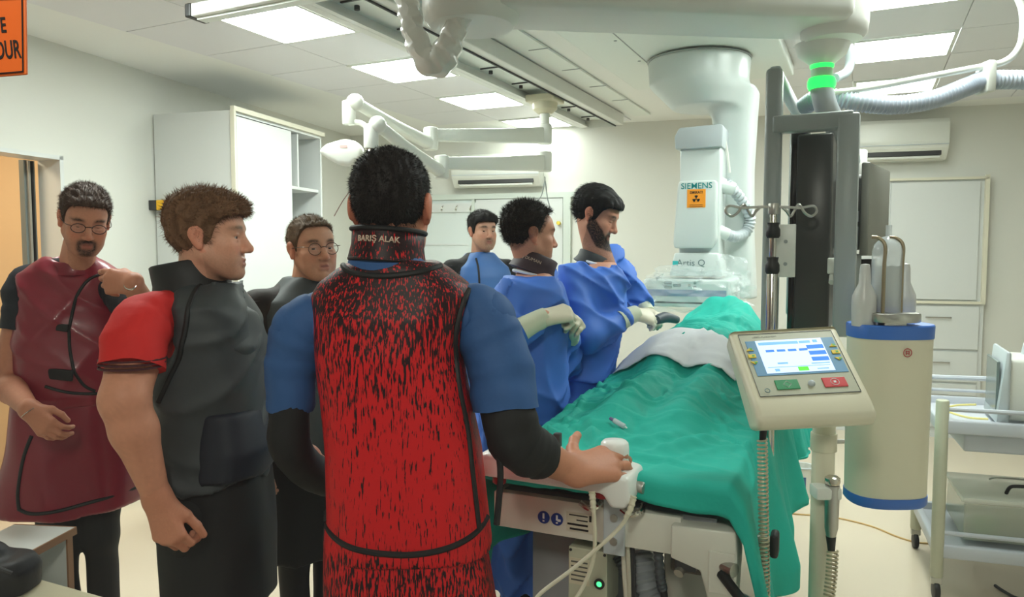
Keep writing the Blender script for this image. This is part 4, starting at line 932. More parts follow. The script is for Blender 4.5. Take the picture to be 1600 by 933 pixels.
MB().box((.30, -.052, .775), (.06, .006, .10), M=Mtb, bev=.002).build('lever_plate', m_tabw, tb)
MB().cyl(TP(.335, .10, .81), TP(.40, .09, .81), .014, seg=14).build('rail_knob', m_steel, tb)
MB().box((.405, .09, .81), (.02, .05, .06), M=Mtb, bev=.008).build('knob_grip', m_black, tb, angle=45)
# plate with screws and pictograms
pl = MB().box((.035, -.028, .84), (.055, .008, .15), M=Mtb, bev=.002).build('mount_plate', m_greyl, tb)
for z in (.80, .86): MB().cyl(TP(.035, -.032, z), TP(.035, -.036, z), .010, seg=12).build('screw', m_steel, pl)
m_pict = mat('pict_blue', S(30, 60, 140), .4)
for x in (-.155, -.118):
    o = MB().cyl(TP(x, -.0255, .832), TP(x, -.0275, .832), .0165, seg=20).build('pictogram', m_pict, fr_)
    mb = MB(); mb.box((x, -.028, .836), (.005, .001, .014), M=Mtb); mb.box((x, -.028, .823), (.005, .001, .004), M=Mtb)
    if x > -.14: mb.box((x + .006, -.028, .83), (.009, .001, .006), M=Mtb)
    mb.build('pictogram_mark', m_wp, o)
st_ = MB().box((-.055, -.0258, .832), (.075, .0012, .05), M=Mtb).build('rating_plate', mat('plate_cream', S(206, 200, 180), .5), fr_)
mb = MB()
for k, (x, w_) in enumerate(((-.06, .05), (-.05, .03), (-.062, .055), (-.058, .05))): mb.box((x, -.0268, .85 - k * .012), (w_, .0008, .003 if k < 2 else .005), M=Mtb)
mb.box((-.028, -.0268, .846), (.006, .0008, .016), M=Mtb); mb.build('printed_lines', m_ink, st_)
for x in (-.02, .085):
    MB().tube([TP(x - .025, -.055, .895), TP(x, -.06, .885), TP(x + .02, -.05, .892), TP(x + .02, -.02, .90)], .007, 8).build('clamp_lever', m_chrome, tb, True)
# under-structure
MB().box((-.14, .42, .40), (.26, .5, .78), M=Mtb, bev=.01).build('pedestal', m_tabg, tb, angle=45)
MB().box((.19, .40, .40), (.16, .42, .76), M=Mtb, bev=.02).build('pedestal_cover', m_tabw, tb, angle=45)
MB().box((.2, .18, .68), (.13, .02, .04), M=Mtb, bev=.008).build('cover_slot', mat('taupe', S(120, 108, 96), .5), tb)
MB().box((.12, .55, .06), (.62, .9, .12), M=Mtb, bev=.03).build('floor_base', m_tabg, tb, angle=45)
MB().prism([(.21, .0), (.36, .0), (.36, .50), (.34, .56), (.25, .58), (.21, .55)], .06, .35, M=Mtb @ Matrix(((1, 0, 0, 0), (0, 0, 1, 0), (0, 1, 0, 0), (0, 0, 0, 1))), bev=.03, seg=3).build('base_cover', mat('blue_grey2', S(150, 164, 176), .35), tb, angle=50)
MB().box((-.13, .12, .748), (.28, .02, .03), M=Mtb).build('cross_rail', mat('olive_grey', S(150, 148, 122), .4), tb)
bxx = MB().box((-.045, .06, .675), (.105, .11, .155), M=Mtb, bev=.003).build('control_box', mat('control_box', S(196, 200, 176), .42), tb)
for dx in (-.046, .046):
    for dz in (-.07, .07): MB().cyl(TP(-.045 + dx, .005, .675 + dz), TP(-.045 + dx, .003, .675 + dz), .004, seg=8).build('screw', m_dark, bxx)
MB().box((-.067, .0045, .69), (.055, .001, .07), M=Mtb).build('rating_label', m_cream, bxx)
mb = MB()
for k in range(5): mb.box((-.067, .0035, .715 - k * .012), (.045, .0008, .004), M=Mtb)
mb.build('label_print', mat('print_grey2', S(90, 92, 84), .5), bxx)
MB().lathe([(0, .005), (.007, .003), (.010, 0), (.0, 0)], TP(-.012, .003, .668), -tE, 18).build('green_lamp', mat('green_led', S(40, 230, 90), .3, emit=(.05, 1, .2), estr=2.2), bxx, True)
MB().cyl(TP(-.012, .004, .668), TP(-.012, .0, .668), .014, seg=20).build('lamp_ring', m_dark, bxx)
m_hose = mat('hose_dark', S(70, 76, 80), .45)
def ribbed(nm, pts, r, n, m, par, amp=.12):
    P_ = smooth_path(pts, 24); MB().tube(P_, lambda q: r * (1 + amp * math.sin(q * 6.283 * n)), 10, 1).build(nm, m, par, True)
ribbed('ribbed_hose', [TP(.07, .08, .74), TP(.10, .05, .66), TP(.13, .05, .58), TP(.12, .05, .40)], .035, 16, m_tabg, tb)
ribbed('ribbed_hose', [TP(.02, .07, .72), TP(.06, .04, .67), TP(.085, .03, .60), TP(.08, .05, .40)], .016, 20, m_hose, tb)
ribbed('ribbed_hose', [TP(.14, .0, .78), TP(.145, .0, .72), TP(.15, .01, .68)], .012, 8, m_hose, tb)
MB().tube([TP(.15, .01, .69), TP(.165, -.0, .62), TP(.18, .02, .5), TP(.17, .05, .3)], .009, 8).build('black_cable', m_black, tb, True)
for k, c in enumerate(((215, 210, 195), (205, 200, 180), (40, 40, 44))):
    MB().tube([TP(.05 + .012 * k, .0, .79), TP(.055 + .012 * k, -.005, .72), TP(.06 + .01 * k, .0, .60), TP(.04 + .02 * k, .02, .4)], .006, 8).build('cable', mat('tbl_cable%d' % k, S(*c), .4), tb, True)
# ---- control module at the foot of the table
cm = thing('table_control', 'white table control module with dark joysticks and red knobs under the hand', 'controls', TP(-.1, -.05, .93))
m_cw = mat('control_white', S(236, 236, 232), .3)
hb = MB().prism([(-.31, .95), (-.31, 1.0), (-.28, 1.01), (.02, 1.005), (.05, 1.0), (.095, .99), (.1, .935), (.085, .915), (.05, .915), (.03, .945)], -.12, .02, M=Mtb @ Matrix(((1, 0, 0, 0), (0, 0, 1, 0), (0, 1, 0, 0), (0, 0, 0, 1))), bev=.01, seg=3).build('housing', m_cw, cm, angle=50)
for x, y in ((-.165, -.02), (-.118, -.025)):
    k = MB().cyl(TP(x, y, 1.0), TP(x, y, 1.022), .014, .012, seg=14).build('joystick_collar', m_cw, cm, angle=40)
    MB().box((x, y, 1.04), (.019, .019, .036), M=Mtb, bev=.003).build('joystick', mat('joystick_grey', S(62, 60, 60), .45), k, angle=45)
MB().lathe([(0, 0), (.035, 0), (.036, .05), (.034, .065), (.028, .071), (0, .074)], TP(.035, -.03, .985), (0, 0, 1)).build('round_grip', m_cw, cm, angle=50)
MB().sph(TP(-.15, -.06, 1.005), .018).build('small_knob', m_cw, cm, True)
m_redk = mat('knob_red', S(150, 20, 30), .35)
for x in (-.255, .02): MB().lathe([(0, .0), (.014, .0), (.018, .006), (.018, .03), (.014, .034), (0, .034)], TP(x, -.085, .96), (0, 0, -1)).build('red_knob', m_redk, cm, angle=50)
MB().cyl(TP(.09, -.04, .955), TP(.118, -.05, .952), .016, seg=16, bev=.004).build('metal_button', m_steel, cm, angle=40)
m_cord = mat('cream_cord', S(214, 208, 184), .45)
def cord(pts, nm='cord'):
    MB().tube(pts, .0048, 8).build(nm, m_cord, cm, True)
    P_ = smooth_path(pts[:3], 10); MB().tube(P_[:14], lambda q: .0085 * (1 + .14 * math.sin(q * 6.283 * 5)) - .002 * q, 10, 1).build('strain_relief', m_cord, cm, True)
cord([A(925, 768, 1.70), A(927, 790, 1.69), A(929, 820, 1.69), A(928, 870, 1.69), A(912, 915, 1.68), A(893, 945, 1.66)])
cord([A(990, 775, 1.70), A(983, 800, 1.69), A(963, 830, 1.69), A(900, 885, 1.68), A(845, 927, 1.66), A(830, 950, 1.64)])
# ---- surgical drape
X0, X1 = -.70, .80; Y0, Y1 = -.02, 2.34; hs = .008
nx = int((X1 - X0) / hs); ny = int((Y1 - Y0) / hs)
U, Vv = np.meshgrid(np.linspace(X0, X1, nx), np.linspace(Y0, Y1, ny), indexing='ij')
edge = .315
def ss(a, b, x): t_ = np.clip((x - a) / (b - a), 0, 1); return t_ * t_ * (3 - 2 * t_)
ov = np.maximum(np.abs(U) - edge, 0); sg_ = np.sign(U)
hang = np.minimum(ov, np.where(U > 0, .42 + .05 * np.sin(Vv * 3), .40))
flare = .02 + .05 * np.sin(Vv * 11 + sg_ * 1.3) + .03 * np.sin(Vv * 23 + 2) + .015 * np.sin(Vv * 41)
xx = np.clip(U, -edge, edge) + sg_ * (np.minimum(ov, .04) * .55 + (flare * .55 + .06) * np.clip(ov / .4, 0, 1))
# body under the cloth: legs, belly, arms board and head
leg = lambda c, w_: np.exp(-((U - c) / w_) ** 2)
body_h = .085 * ss(.15, .5, Vv) * (leg(-.09, .085) + leg(.10, .085)) * (1 - ss(1.0, 1.3, Vv)) + .205 * ss(.95, 1.3, Vv) * np.exp(-(np.abs(U) / .26) ** 3) * (1 - ss(1.95, 2.2, Vv)) + .10 * ss(1.8, 2.0, Vv) * np.exp(-((U + .0) / .16) ** 2)
body_h = body_h + .06 * np.exp(-((U - .16) / .13) ** 2 - ((Vv - 1.75) / .25) ** 2) + .03 * ss(.2, 1.0, Vv)
z = .972 + body_h
rs = np.random.RandomState(11)
wr = np.zeros_like(U)
for k in range(120):                                    # soft creases in random directions
    a = rs.rand() * math.pi; cx_, cy_ = rs.uniform(-.35, .35), rs.uniform(.15, 2.2); ln = rs.uniform(.05, .30); wd = rs.uniform(.008, .020)
    du = (U - cx_) * math.cos(a) + (Vv - cy_) * math.sin(a); dv_ = -(U - cx_) * math.sin(a) + (Vv - cy_) * math.cos(a) + .05 * np.sin(du * 9 + k)
    wr += rs.uniform(.004, .015) * np.exp(-(du / ln) ** 2) * (np.exp(-(dv_ / wd) ** 2) - .45 * np.exp(-((dv_ - wd * 1.6) / wd) ** 2))
wr += .004 * np.sin(U * 24 + 3 * np.sin(Vv * 7)) * np.sin(Vv * 17 + 2 * np.sin(U * 9)) + .002 * np.sin(U * 61 + Vv * 23) * np.sin(Vv * 47)
z = z + wr
# the sheet drops at the sides and at the foot
z = z - hang * .98
ft = np.clip((Y0 + .10 - Vv) / .10, 0, 1)
yy = Vv + .0; yy = np.where(ft > 0, Y0 + .10 - .13 * np.clip(ft * 1.7, 0, 1) + .008 * np.sin(U * 30) * ft, yy)
z = z + .006 * np.clip(ft * 2, 0, 1) - .06 * np.clip((ft - .5) / .5, 0, 1) * np.where(U > .15, 1.0 + (U - .15) * 1.5, 1)
corner = ss(.30, .62, U) * np.clip((Y0 + .45 - Vv) / .45, 0, 1)
z = z - .05 * corner
Pw = np.stack([TO.x + tW.x * xx + tE.x * yy, TO.y + tW.y * xx + tE.y * yy, z], -1).reshape(-1, 3)
ii = np.arange(nx * ny).reshape(nx, ny)
q_ = np.stack([ii[:-1, :-1], ii[1:, :-1], ii[1:, 1:], ii[:-1, 1:]], -1).reshape(-1, 4)
m_drape = mat('drape_teal', S(22, 178, 160), .75, bump=.2, bscale=40, var=.07, vscale=5)
dro = link('surgical_drape', npmesh(Pw, q_), m_drape, None, True, label='crumpled turquoise surgical drape covering the patient on the table', cat='drape')
so = dro.modifiers.new('solid', 'SOLIDIFY'); so.thickness = .003; so.offset = 0
dz = np.interp
def on_drape(x, y): # height of the sheet at a table position
    i = int(np.clip((x - X0) / (X1 - X0) * (nx - 1), 0, nx - 1)); j = int(np.clip((y - Y0) / (Y1 - Y0) * (ny - 1), 0, ny - 1)); return float(z[i, j])
# white absorbent sheet
n1, n2 = 30, 14; pv = []; 
cA, cB, cC2, cD = (-.30, 1.10), (.20, .96), (.20, 1.16), (-.28, 1.36)
for i in range(n1 + 1):
    for j in range(n2 + 1):
        s1, s2 = i / n1, j / n2
        x = (cA[0] * (1 - s1) + cB[0] * s1) * (1 - s2) + (cD[0] * (1 - s1) + cC2[0] * s1) * s2
        y = (cA[1] * (1 - s1) + cB[1] * s1) * (1 - s2) + (cD[1] * (1 - s1) + cC2[1] * s1) * s2
        xs = [on_drape(x + a, y + b) for a in (-.03, 0, .03) for b in (-.03, 0, .03)]
        pv.append(TP(x, y, max(xs) * .6 + sum(xs) / 9 * .4 + .008))
fs = [(i * (n2 + 1) + j, (i + 1) * (n2 + 1) + j, (i + 1) * (n2 + 1) + j + 1, i * (n2 + 1) + j + 1) for i in range(n1) for j in range(n2)]
o = link('absorbent_sheet', frommesh(pv, fs), mat('paper_white', S(226, 228, 232), .7, bump=.06, bscale=50), None, True, label='white absorbent sheet spread across the turquoise drape', cat='sheet')
so = o.modifiers.new('solid', 'SOLIDIFY'); so.thickness = .004
# syringe lying on the drape
p0 = A(955, 664, 2.05); 
def near_drape(px, py):
    best = None
    for y in np.linspace(.15, 2.2, 160):
        for x in np.linspace(-.3, .3, 50):
            w_ = TP(x, y, on_drape(x, y)); d = w_ - V((0, 0, CAMZ)); c, s_ = math.cos(TH), math.sin(TH)
            zc_ = d.y * c - d.z * s_; u_ = 800 + F * d.x / zc_; v_ = 466.5 - F * (d.y * s_ + d.z * c) / zc_
            e = (u_ - px) ** 2 + (v_ - py) ** 2
            if best is None or e < best[0]: best = (e, w_)
    return best[1]
sa, sb_ = near_drape(952, 660), near_drape(976, 673)
t = thing('syringe', 'small clear syringe with violet end lying on the drape', 'syringe', sa)
up = V((0, 0, .012))
MB().cyl(sa + up + (sb_ - sa) * .25, sb_ + up, .008, seg=14, bev=.002).build('barrel', mat('syringe_clear', S(214, 224, 232), .15, alpha=.8), t, angle=40)
MB().cyl(sa + up, sa + up + (sb_ - sa) * .3, .005, seg=12).build('plunger_rod', mat('syringe_violet', S(120, 96, 150), .4), t, angle=40)
MB().cyl(sb_ + up, sb_ + up + (sb_ - sa) * .15, .003, .002, seg=10).build('tip', m_wp, t)
# ---- things on the left side of the room
wt = thing('side_table', 'white instrument table under a white cloth beside the tall cabinet', 'table', (-1.30, 4.2, 0))
MB().box((-1.32, 4.17, .90), (.78, .56, .03), bev=.004).build('table_top', m_white, wt)
MB().box((-1.32, 4.17, .30), (.72, .50, .50), bev=.004).build('cabinet_body', m_white, wt)
MB().box((-1.32, 4.16, .56), (.78, .55, .03), bev=.004).build('shelf_edge', m_brown, wt)
for sx in (-.36, .36):
    for sy in (-.25, .25): MB().box((-1.32 + sx, 4.17 + sy, .46), (.03, .03, .88)).build('leg', m_white, wt)
MB().box((-1.32, 4.15, .03), (.76, .54, .06)).build('plinth', m_white, wt)
b = MB(); b.box((0, 0, 0), (.80, .012, .36), M=Matrix.Translation((-1.32, 3.872, .74)))
bmesh.ops.subdivide_edges(b.bm, edges=[e for e in b.bm.edges], cuts=8, use_grid_fill=True)
for v in b.bm.verts: v.co.y += .008 * math.sin(v.co.x * 40) * (.92 - v.co.z) * 3
b.build('hanging_cloth', mat('cloth_white', S(232, 234, 232), .7), wt, True)
for k, (px, c, nm) in enumerate(((389, (70, 150, 90), 'green'), (392, (230, 190, 60), 'yellow'), (396, (110, 90, 170), 'violet'))):
    p = A(px, 538 - k * 6, 4.05); o = MB().box((p.x, p.y, .917 + .014 + k * .028), (.09, .06, .026), bev=.003).build('instrument_box', mat('ibox%d' % k, S(*c), .45), None, label='small %s box stacked on the white instrument table' % nm, cat='box', group='coloured boxes on the instrument table')
p = A(405, 572, 3.95)
MB().box((p.x, p.y, .932), (.12, .1, .03), bev=.012, seg=3).build('wrapped_pack', mat('pack_blue', S(60, 170, 220), .5), None, angle=50, label='bright blue wrapped pack on the instrument table edge', cat='pack')
# white step stool and black bag on the bench
sp = AZ(20, 850, .36)
stl = thing('step_stool', 'white board step stool with brown edges on the floor at lower left', 'stool', (-1.55, 2.3, 0))
a_, b_, c_, d_ = AZ(118, 829, .62), AZ(28, 822, .62), AZ(-60, 850, .62), AZ(38, 872, .62)
ctr = (a_ + b_ + c_ + d_) / 4
Msx = frame((a_.x, a_.y, 0), (d_ - a_), (b_ - a_)); Lx = (d_ - a_).length; Ly = (b_ - a_).length
sgn = -1 if Msx.col[2].z < 0 else 1
MB().box((Lx * .75, Ly * .5, sgn * .62), (Lx * 1.5, Ly, .022), M=Msx).build('top_board', m_white, stl)
mb = MB(); mb.box((Lx * .75, -.002, sgn * .62), (Lx * 1.5, .006, .023), M=Msx); mb.box((-.002, Ly * .5, sgn * .62), (.006, Ly, .023), M=Msx); mb.build('edge_band', m_brown, stl)
MB().box((Lx * .08, Ly * .5, sgn * .304), (.022, Ly * .9, .608), M=Msx).build('side_board', m_white, stl)
MB().box((Lx * .08, Ly * .045, sgn * .304), (.024, .006, .608), M=Msx).build('edge_band', m_brown, stl)
MB().box((Lx * .75, Ly * .95, sgn * .304), (Lx * 1.3, .02, .608), M=Msx).build('back_board', m_white, stl)
MB().box((Lx * 1.42, Ly * .5, sgn * .304), (.022, Ly * .9, .608), M=Msx).build('side_board', m_white, stl)
P_ = [AZ(57, 903, .62), AZ(175, 936, .62), AZ(150, 1040, .62), AZ(-120, 1040, .62), AZ(-120, 893, .62)]
bn = thing('low_bench', 'beige bench top at the lower left corner under the black bag', 'bench', (P_[3].x, P_[3].y, 0))
MB().prism([(p.x, p.y) for p in P_], .595, .62, bev=.004).build('bench_top', mat('bench_beige', S(206, 198, 168), .5), bn)
for p in P_[:4]:
    q = p.lerp(sum(P_, V()) / 5, .12); MB().box((q.x, q.y, .2975), (.04, .04, .595)).build('leg', m_greyl, bn)
bg_ = thing('black_bag', 'black soft bag with strap lying on the beige bench', 'bag', AZ(20, 925, .62))
bc_ = A(2, 898, 1.92)
fb = Field((bc_.x - .2, bc_.y - .2, .615), (bc_.x + .2, bc_.y + .2, .9), .008)
fb.prim(('loft', [(.62, bc_.x, bc_.y, .085, .07), (.68, bc_.x, bc_.y, .088, .075), (.71, bc_.x - .01, bc_.y, .078, .065)], 0, 0, 3.2)); fb.prim(('el', (bc_.x - .045, bc_.y, .722), (.055, .05, .028), None, .03))
v_, q_ = fb.mesh(); link('bag_body', npmesh(relax(v_, q_, 2), q_), mat('bag_black', S(20, 20, 22), .55, bump=.05, bscale=90), bg_, True)
MB().tube([V((bc_.x - .03, bc_.y - .075, .70)), V((bc_.x + .02, bc_.y - .08, .72)), V((bc_.x + .07, bc_.y - .06, .69))], .006, 8).build('strap', mat('strap_grey', S(60, 60, 62), .4), bg_, True)
# ================================================================ people
def facing(psi): a = math.radians(psi); return V((math.sin(a), math.cos(a), 0)), V((math.cos(a), -math.sin(a), 0))
def head_frame(psi, pitch=0, roll=0):
    f, r = facing(psi); u = V((0, 0, 1)); p = math.radians(pitch); q = math.radians(roll)
    f2 = f * math.cos(p) - u * math.sin(p); u2 = u * math.cos(p) + f * math.sin(p)
    u3 = u2 * math.cos(q) + r * math.sin(q); r3 = r * math.cos(q) - u2 * math.sin(q)
    return Matrix((r3, f2, u3)).transposed()
def head_prims(M, c, s, o):
    L = lambda x, y, z: np.array(V(c) + M @ (V((x, y, z)) * s)); E = lambda p, r, k, m='u': ('el', L(*p), [q * s for q in r], M, k * s, m)
    R = lambda a, b, ra, rb, k, m='u': ('rc', L(*a), L(*b), ra * s, rb * s, k * s, m)
    j = o.get('jaw', 1.0); out = []
    out += [E((0, -.018, .034), (.075, .094, .086), .02), E((0, .034, -.02), (.062, .058, .088), .03), E((0, .052, .045), (.058, .036, .045), .03)]
    for sx in (-1, 1):
        out += [R((sx * .052 * j, .0, -.045), (sx * .026 * j, .062, -.097), .021, .019, .03), E((sx * .042, .058, -.022), (.024, .026, .022), .02), E((sx * .034, .058, -.06), (.024, .026, .03), .025)]
    out += [E((0, .074, -.10), (.022 * j, .02, .018), .025), R((-.036, .078, .026), (.036, .078, .026), .013, .013, .018)]
    out += [E((sx * .032, .098, .004), (.019, .014, .012), .016, 's') for sx in (-1, 1)]
    out += [R((0, .088, .012), (0, .108, -.028), .008, .0125, .012), E((0, .110, -.032), (.0125, .011, .010), .008)] + [E((sx * .013, .099, -.036), (.008, .010, .008), .006) for sx in (-1, 1)]
    ld_ = o.get('lid', 0.0)
    for sx in (-1, 1):
        out += [E((sx * .032, .0765, .0100 - ld_), (.0175, .0130, .0062), .004), E((sx * .032, .0760, -.0062), (.0165, .0122, .0055), .004)]
    out += [R((-.021, .083, -.064), (.021, .083, -.064), .007, .007, .010), R((-.009, .093, -.062), (.009, .093, -.062), .0055, .0055, .008), R((-.013, .089, -.075), (.013, .089, -.075), .0075, .0075, .008)]
    out += [R((-.022, .0975, -.0685), (.022, .0975, -.0685), .0036, .0036, .003, 's')]
    e0 = o.get('ear', 0.0)
    for sx in (-1, 1):
        if e0: out += [E((sx * (.083 + e0), -.02, .006), (.007, .020, .030), .006)]
        out += [E((sx * .078, -.012, .004), (.009, .019, .031), .008), E((sx * .083, -.016, .012), (.008, .021, .023), .006), E((sx * .090, -.006, .004), (.006, .010, .017), .005, 's'), E((sx * .080, -.006, -.022), (.007, .010, .012), .006)]
    return out
def hand_prims(wrist, ydir, zdir, side, curl=(20, 30, 20), spread=1.0, thumb=(.55, .75, -.25), tcurl=25, s=1.0, fcurl=None, k=.010):
    y = V(ydir).normalized(); z = V(zdir); z = (z - y * z.dot(y)).normalized(); t = z.cross(y) if side == 'R' else y.cross(z)
    W = V(wrist); P = lambda a, b, c: W + (t * a + y * b + z * c) * s
    out = []; rc = lambda a, b, ra, rb, kk=k: out.append(('rc', np.array(a), np.array(b), ra * s, rb * s, kk * s))
    bases = [(.030, .088, 0), (.0095, .094, .003), (-.011, .090, .002), (-.030, .080, -.003)]; lens = [.075, .084, .077, .060]; rad = [.0092, .0095, .0090, .0080]
    tips = []
    rc(P(.012, -.005, 0), P(-.012, -.005, 0), .019, .018, .02)
    for i, (b, L, r) in enumerate(zip(bases, lens, rad)):
        rc(P(b[0] * .55, .008, -.002), P(*b), .0155, .0118, .016)
        cu = (fcurl[i] if fcurl else curl); d = V((b[0] * .9 * spread, 1, 0)).normalized(); ang = 0; p = V(b)
        for n, fr in enumerate((.46, .30, .24)):
            ang += math.radians(cu[n]); q = p + (V((d.x, d.y, 0)) * math.cos(ang) + V((0, 0, -1)) * math.sin(ang)) * (L * fr)
            rc(P(*p), P(*q), r * (1.06 - .1 * n), r * (.98 - .1 * n), .003 if n else .006); p = q
        tips.append((P(*p), i))
    d = V(thumb).normalized(); p = V((.020, .018, -.006)); cur = d
    rc(P(.014, .03, -.010), P(.024, .045, -.012), .016, .013, .014)
    for n, (L, r) in enumerate(((.044, .0145), (.034, .0112), (.027, .0098))):
        if n:
            ax = V((0, 0, 1)); a = math.radians(tcurl); cur = (cur + V((-math.sin(a), .25 * math.sin(a), -.25 * math.sin(a)))).normalized()
        q = p + cur * L; rc(P(*p), P(*q), r, r * .88, .012 if n == 0 else .004); p = q
    tips.append((P(*p), 4))
    return out
def bounds(prims, pad):
    lo = np.full(3, 9e9); hi = -lo
    for p in prims:
        if p[0] == 'rc': R = max(p[3], p[4]); a = np.minimum(p[1], p[2]) - R; b = np.maximum(p[1], p[2]) + R
        elif p[0] == 'el': R = max(p[2]); a = p[1] - R; b = p[1] + R
        else:
            am = max(max(q[3], q[4]) for q in p[1]); a = np.array([min(q[1] for q in p[1]) - am, min(q[2] for q in p[1]) - am, min(q[0] for q in p[1])]); b = np.array([max(q[1] for q in p[1]) + am, max(q[2] for q in p[1]) + am, max(q[0] for q in p[1])])
        lo = np.minimum(lo, a); hi = np.maximum(hi, b)
    return lo - pad, hi + pad
def sdf(prims, h, pad=None, cuts=(), post=None, rel=1):
    lo, hi = bounds([p for p in prims if not (len(p) > 5 and p[-1] == 's')], pad or 3 * h)
    f = Field(lo, hi, h); f.prims(prims)
    if post: f.whole(post)
    for c in cuts: f.cut(*c)
    v, q = f.mesh(); return (relax(v, q, rel) if rel else v), q
TS = [(.47, .150, .115), (.52, .172, .125), (.57, .168, .122), (.62, .152, .115), (.68, .158, .120), (.735, .172, .125), (.78, .178, .115), (.81, .165, .095), (.832, .115, .075), (.86, .062, .062)]
def torso(H, cx, cy, psi, lean=0.0, ia=0.0, ib=0.0, z0=0, z1=9, belly=0.0, side=0.0):
    f, r = facing(psi); st = []; zh = .53 * H
    for fz, a, b in TS:
        z = fz * H
        if z < z0 or z > z1: continue
        l = lean * (z - zh) + belly * .5 * math.exp(-((fz - .60) / .07) ** 2); st.append((z, cx + f.x * l + r.x * side * (z - zh), cy + f.y * l + r.y * side * (z - zh), a * H / 1.75 + ia, b * H / 1.75 + ib + belly * .5 * math.exp(-((fz - .60) / .07) ** 2)))
    if z0 > 0 and st[0][0] > z0 + .005:
        q = st[0]; st.insert(0, (z0, q[1], q[2], q[3], q[4]))
    return st
def paint_head(v, M, c, s, o):
    q = (v - np.array(c)) @ np.array(M) / s; x, y, z = q[:, 0], q[:, 1], q[:, 2]
    base = np.array(S(*o['skin'])); col = np.tile(base, (len(v), 1))
    g = lambda d, w_: np.clip(1 - d / w_, 0, 1) ** 1
    def mixc(mask, c2): nonlocal col; mask = np.clip(mask, 0, 1)[:, None]; col = col * (1 - mask) + np.array(S(*c2)) * mask
    warm = tuple(np.clip(np.array(o['skin']) * np.array([1.02, .84, .80]), 0, 255))
    mixc(.45 * np.exp(-(((np.abs(x) - .043) / .02) ** 2 + ((z + .03) / .022) ** 2)) * (y > .03), warm)
    mixc(.5 * np.exp(-((x / .014) ** 2 + ((z + .032) / .014) ** 2)) * (y > .09), warm)
    mixc(.6 * (np.abs(x) > .073) * (np.abs(y + .01) < .03) * (np.abs(z) < .04), warm)
    mixc(.9 * np.exp(-(np.abs(x) / .021) ** 6 - ((z + .068) / .0125) ** 4) * (y > .082), o.get('lip', (176, 104, 92)))
    rs = np.random.RandomState(5); nz = .75 + .5 * rs.rand(len(v))
    hc = o.get('hairc', (40, 30, 26)); bcol = o.get('beardc', hc)
    if 'beard' in o:   # full beard along the jaw
        zU = np.interp(y, [-.005, .02, .05, .07, .1], o.get('bu', [.004, -.012, -.034, -.046, -.079])); zL = np.interp(y, [-.01, .03, .07, .09], [-.058, -.095, -.128, -.128])
        m = np.clip((zU - z) / .012, 0, 1) * np.clip((z - zL) / .008, 0, 1) * np.clip((y + .008) / .008, 0, 1)
        mixc(o['beard'] * m * nz, bcol)
    if 'stubble' in o:
        m = np.clip((-.035 - z) / .03, 0, 1) * (y > .0); mixc(o['stubble'] * m * nz, bcol)
    if 'stache' in o:
        mixc(o['stache'] * np.exp(-(np.abs(x) / .028) ** 4 - ((z + .052 + np.abs(x) * .18) / .0085) ** 2) * (y > .08) * nz, bcol)
    if 'goatee' in o:
        m = np.exp(-((np.abs(x) - .026) / .008) ** 2) * np.exp(-((z + .072) / .02) ** 4) + np.exp(-(np.abs(x) / .026) ** 4 - ((z + .097) / .016) ** 4); mixc(o['goatee'] * m * (y > .06) * nz, bcol)
    br = o.get('brow', hc); zz = z - (.027 + .004 * np.sin((np.abs(x) - .012) / .045 * 3.14))
    mixc(1.0 * np.exp(-((np.abs(x) - .036) / .021) ** 4 - (zz / .0062) ** 2) * (y > .055) * nz, br)
    if 'fade' in o:    # clipped hair on the scalp
        zh = np.interp(y, [-.12, -.06, -.02, .0, .025, .05, .08], [-.075, -.07, -.02, -.01, .005, .05, .085]); m = np.clip((z - zh) / .012, 0, 1); mixc(o['fade'] * m * nz, hc)
    return col
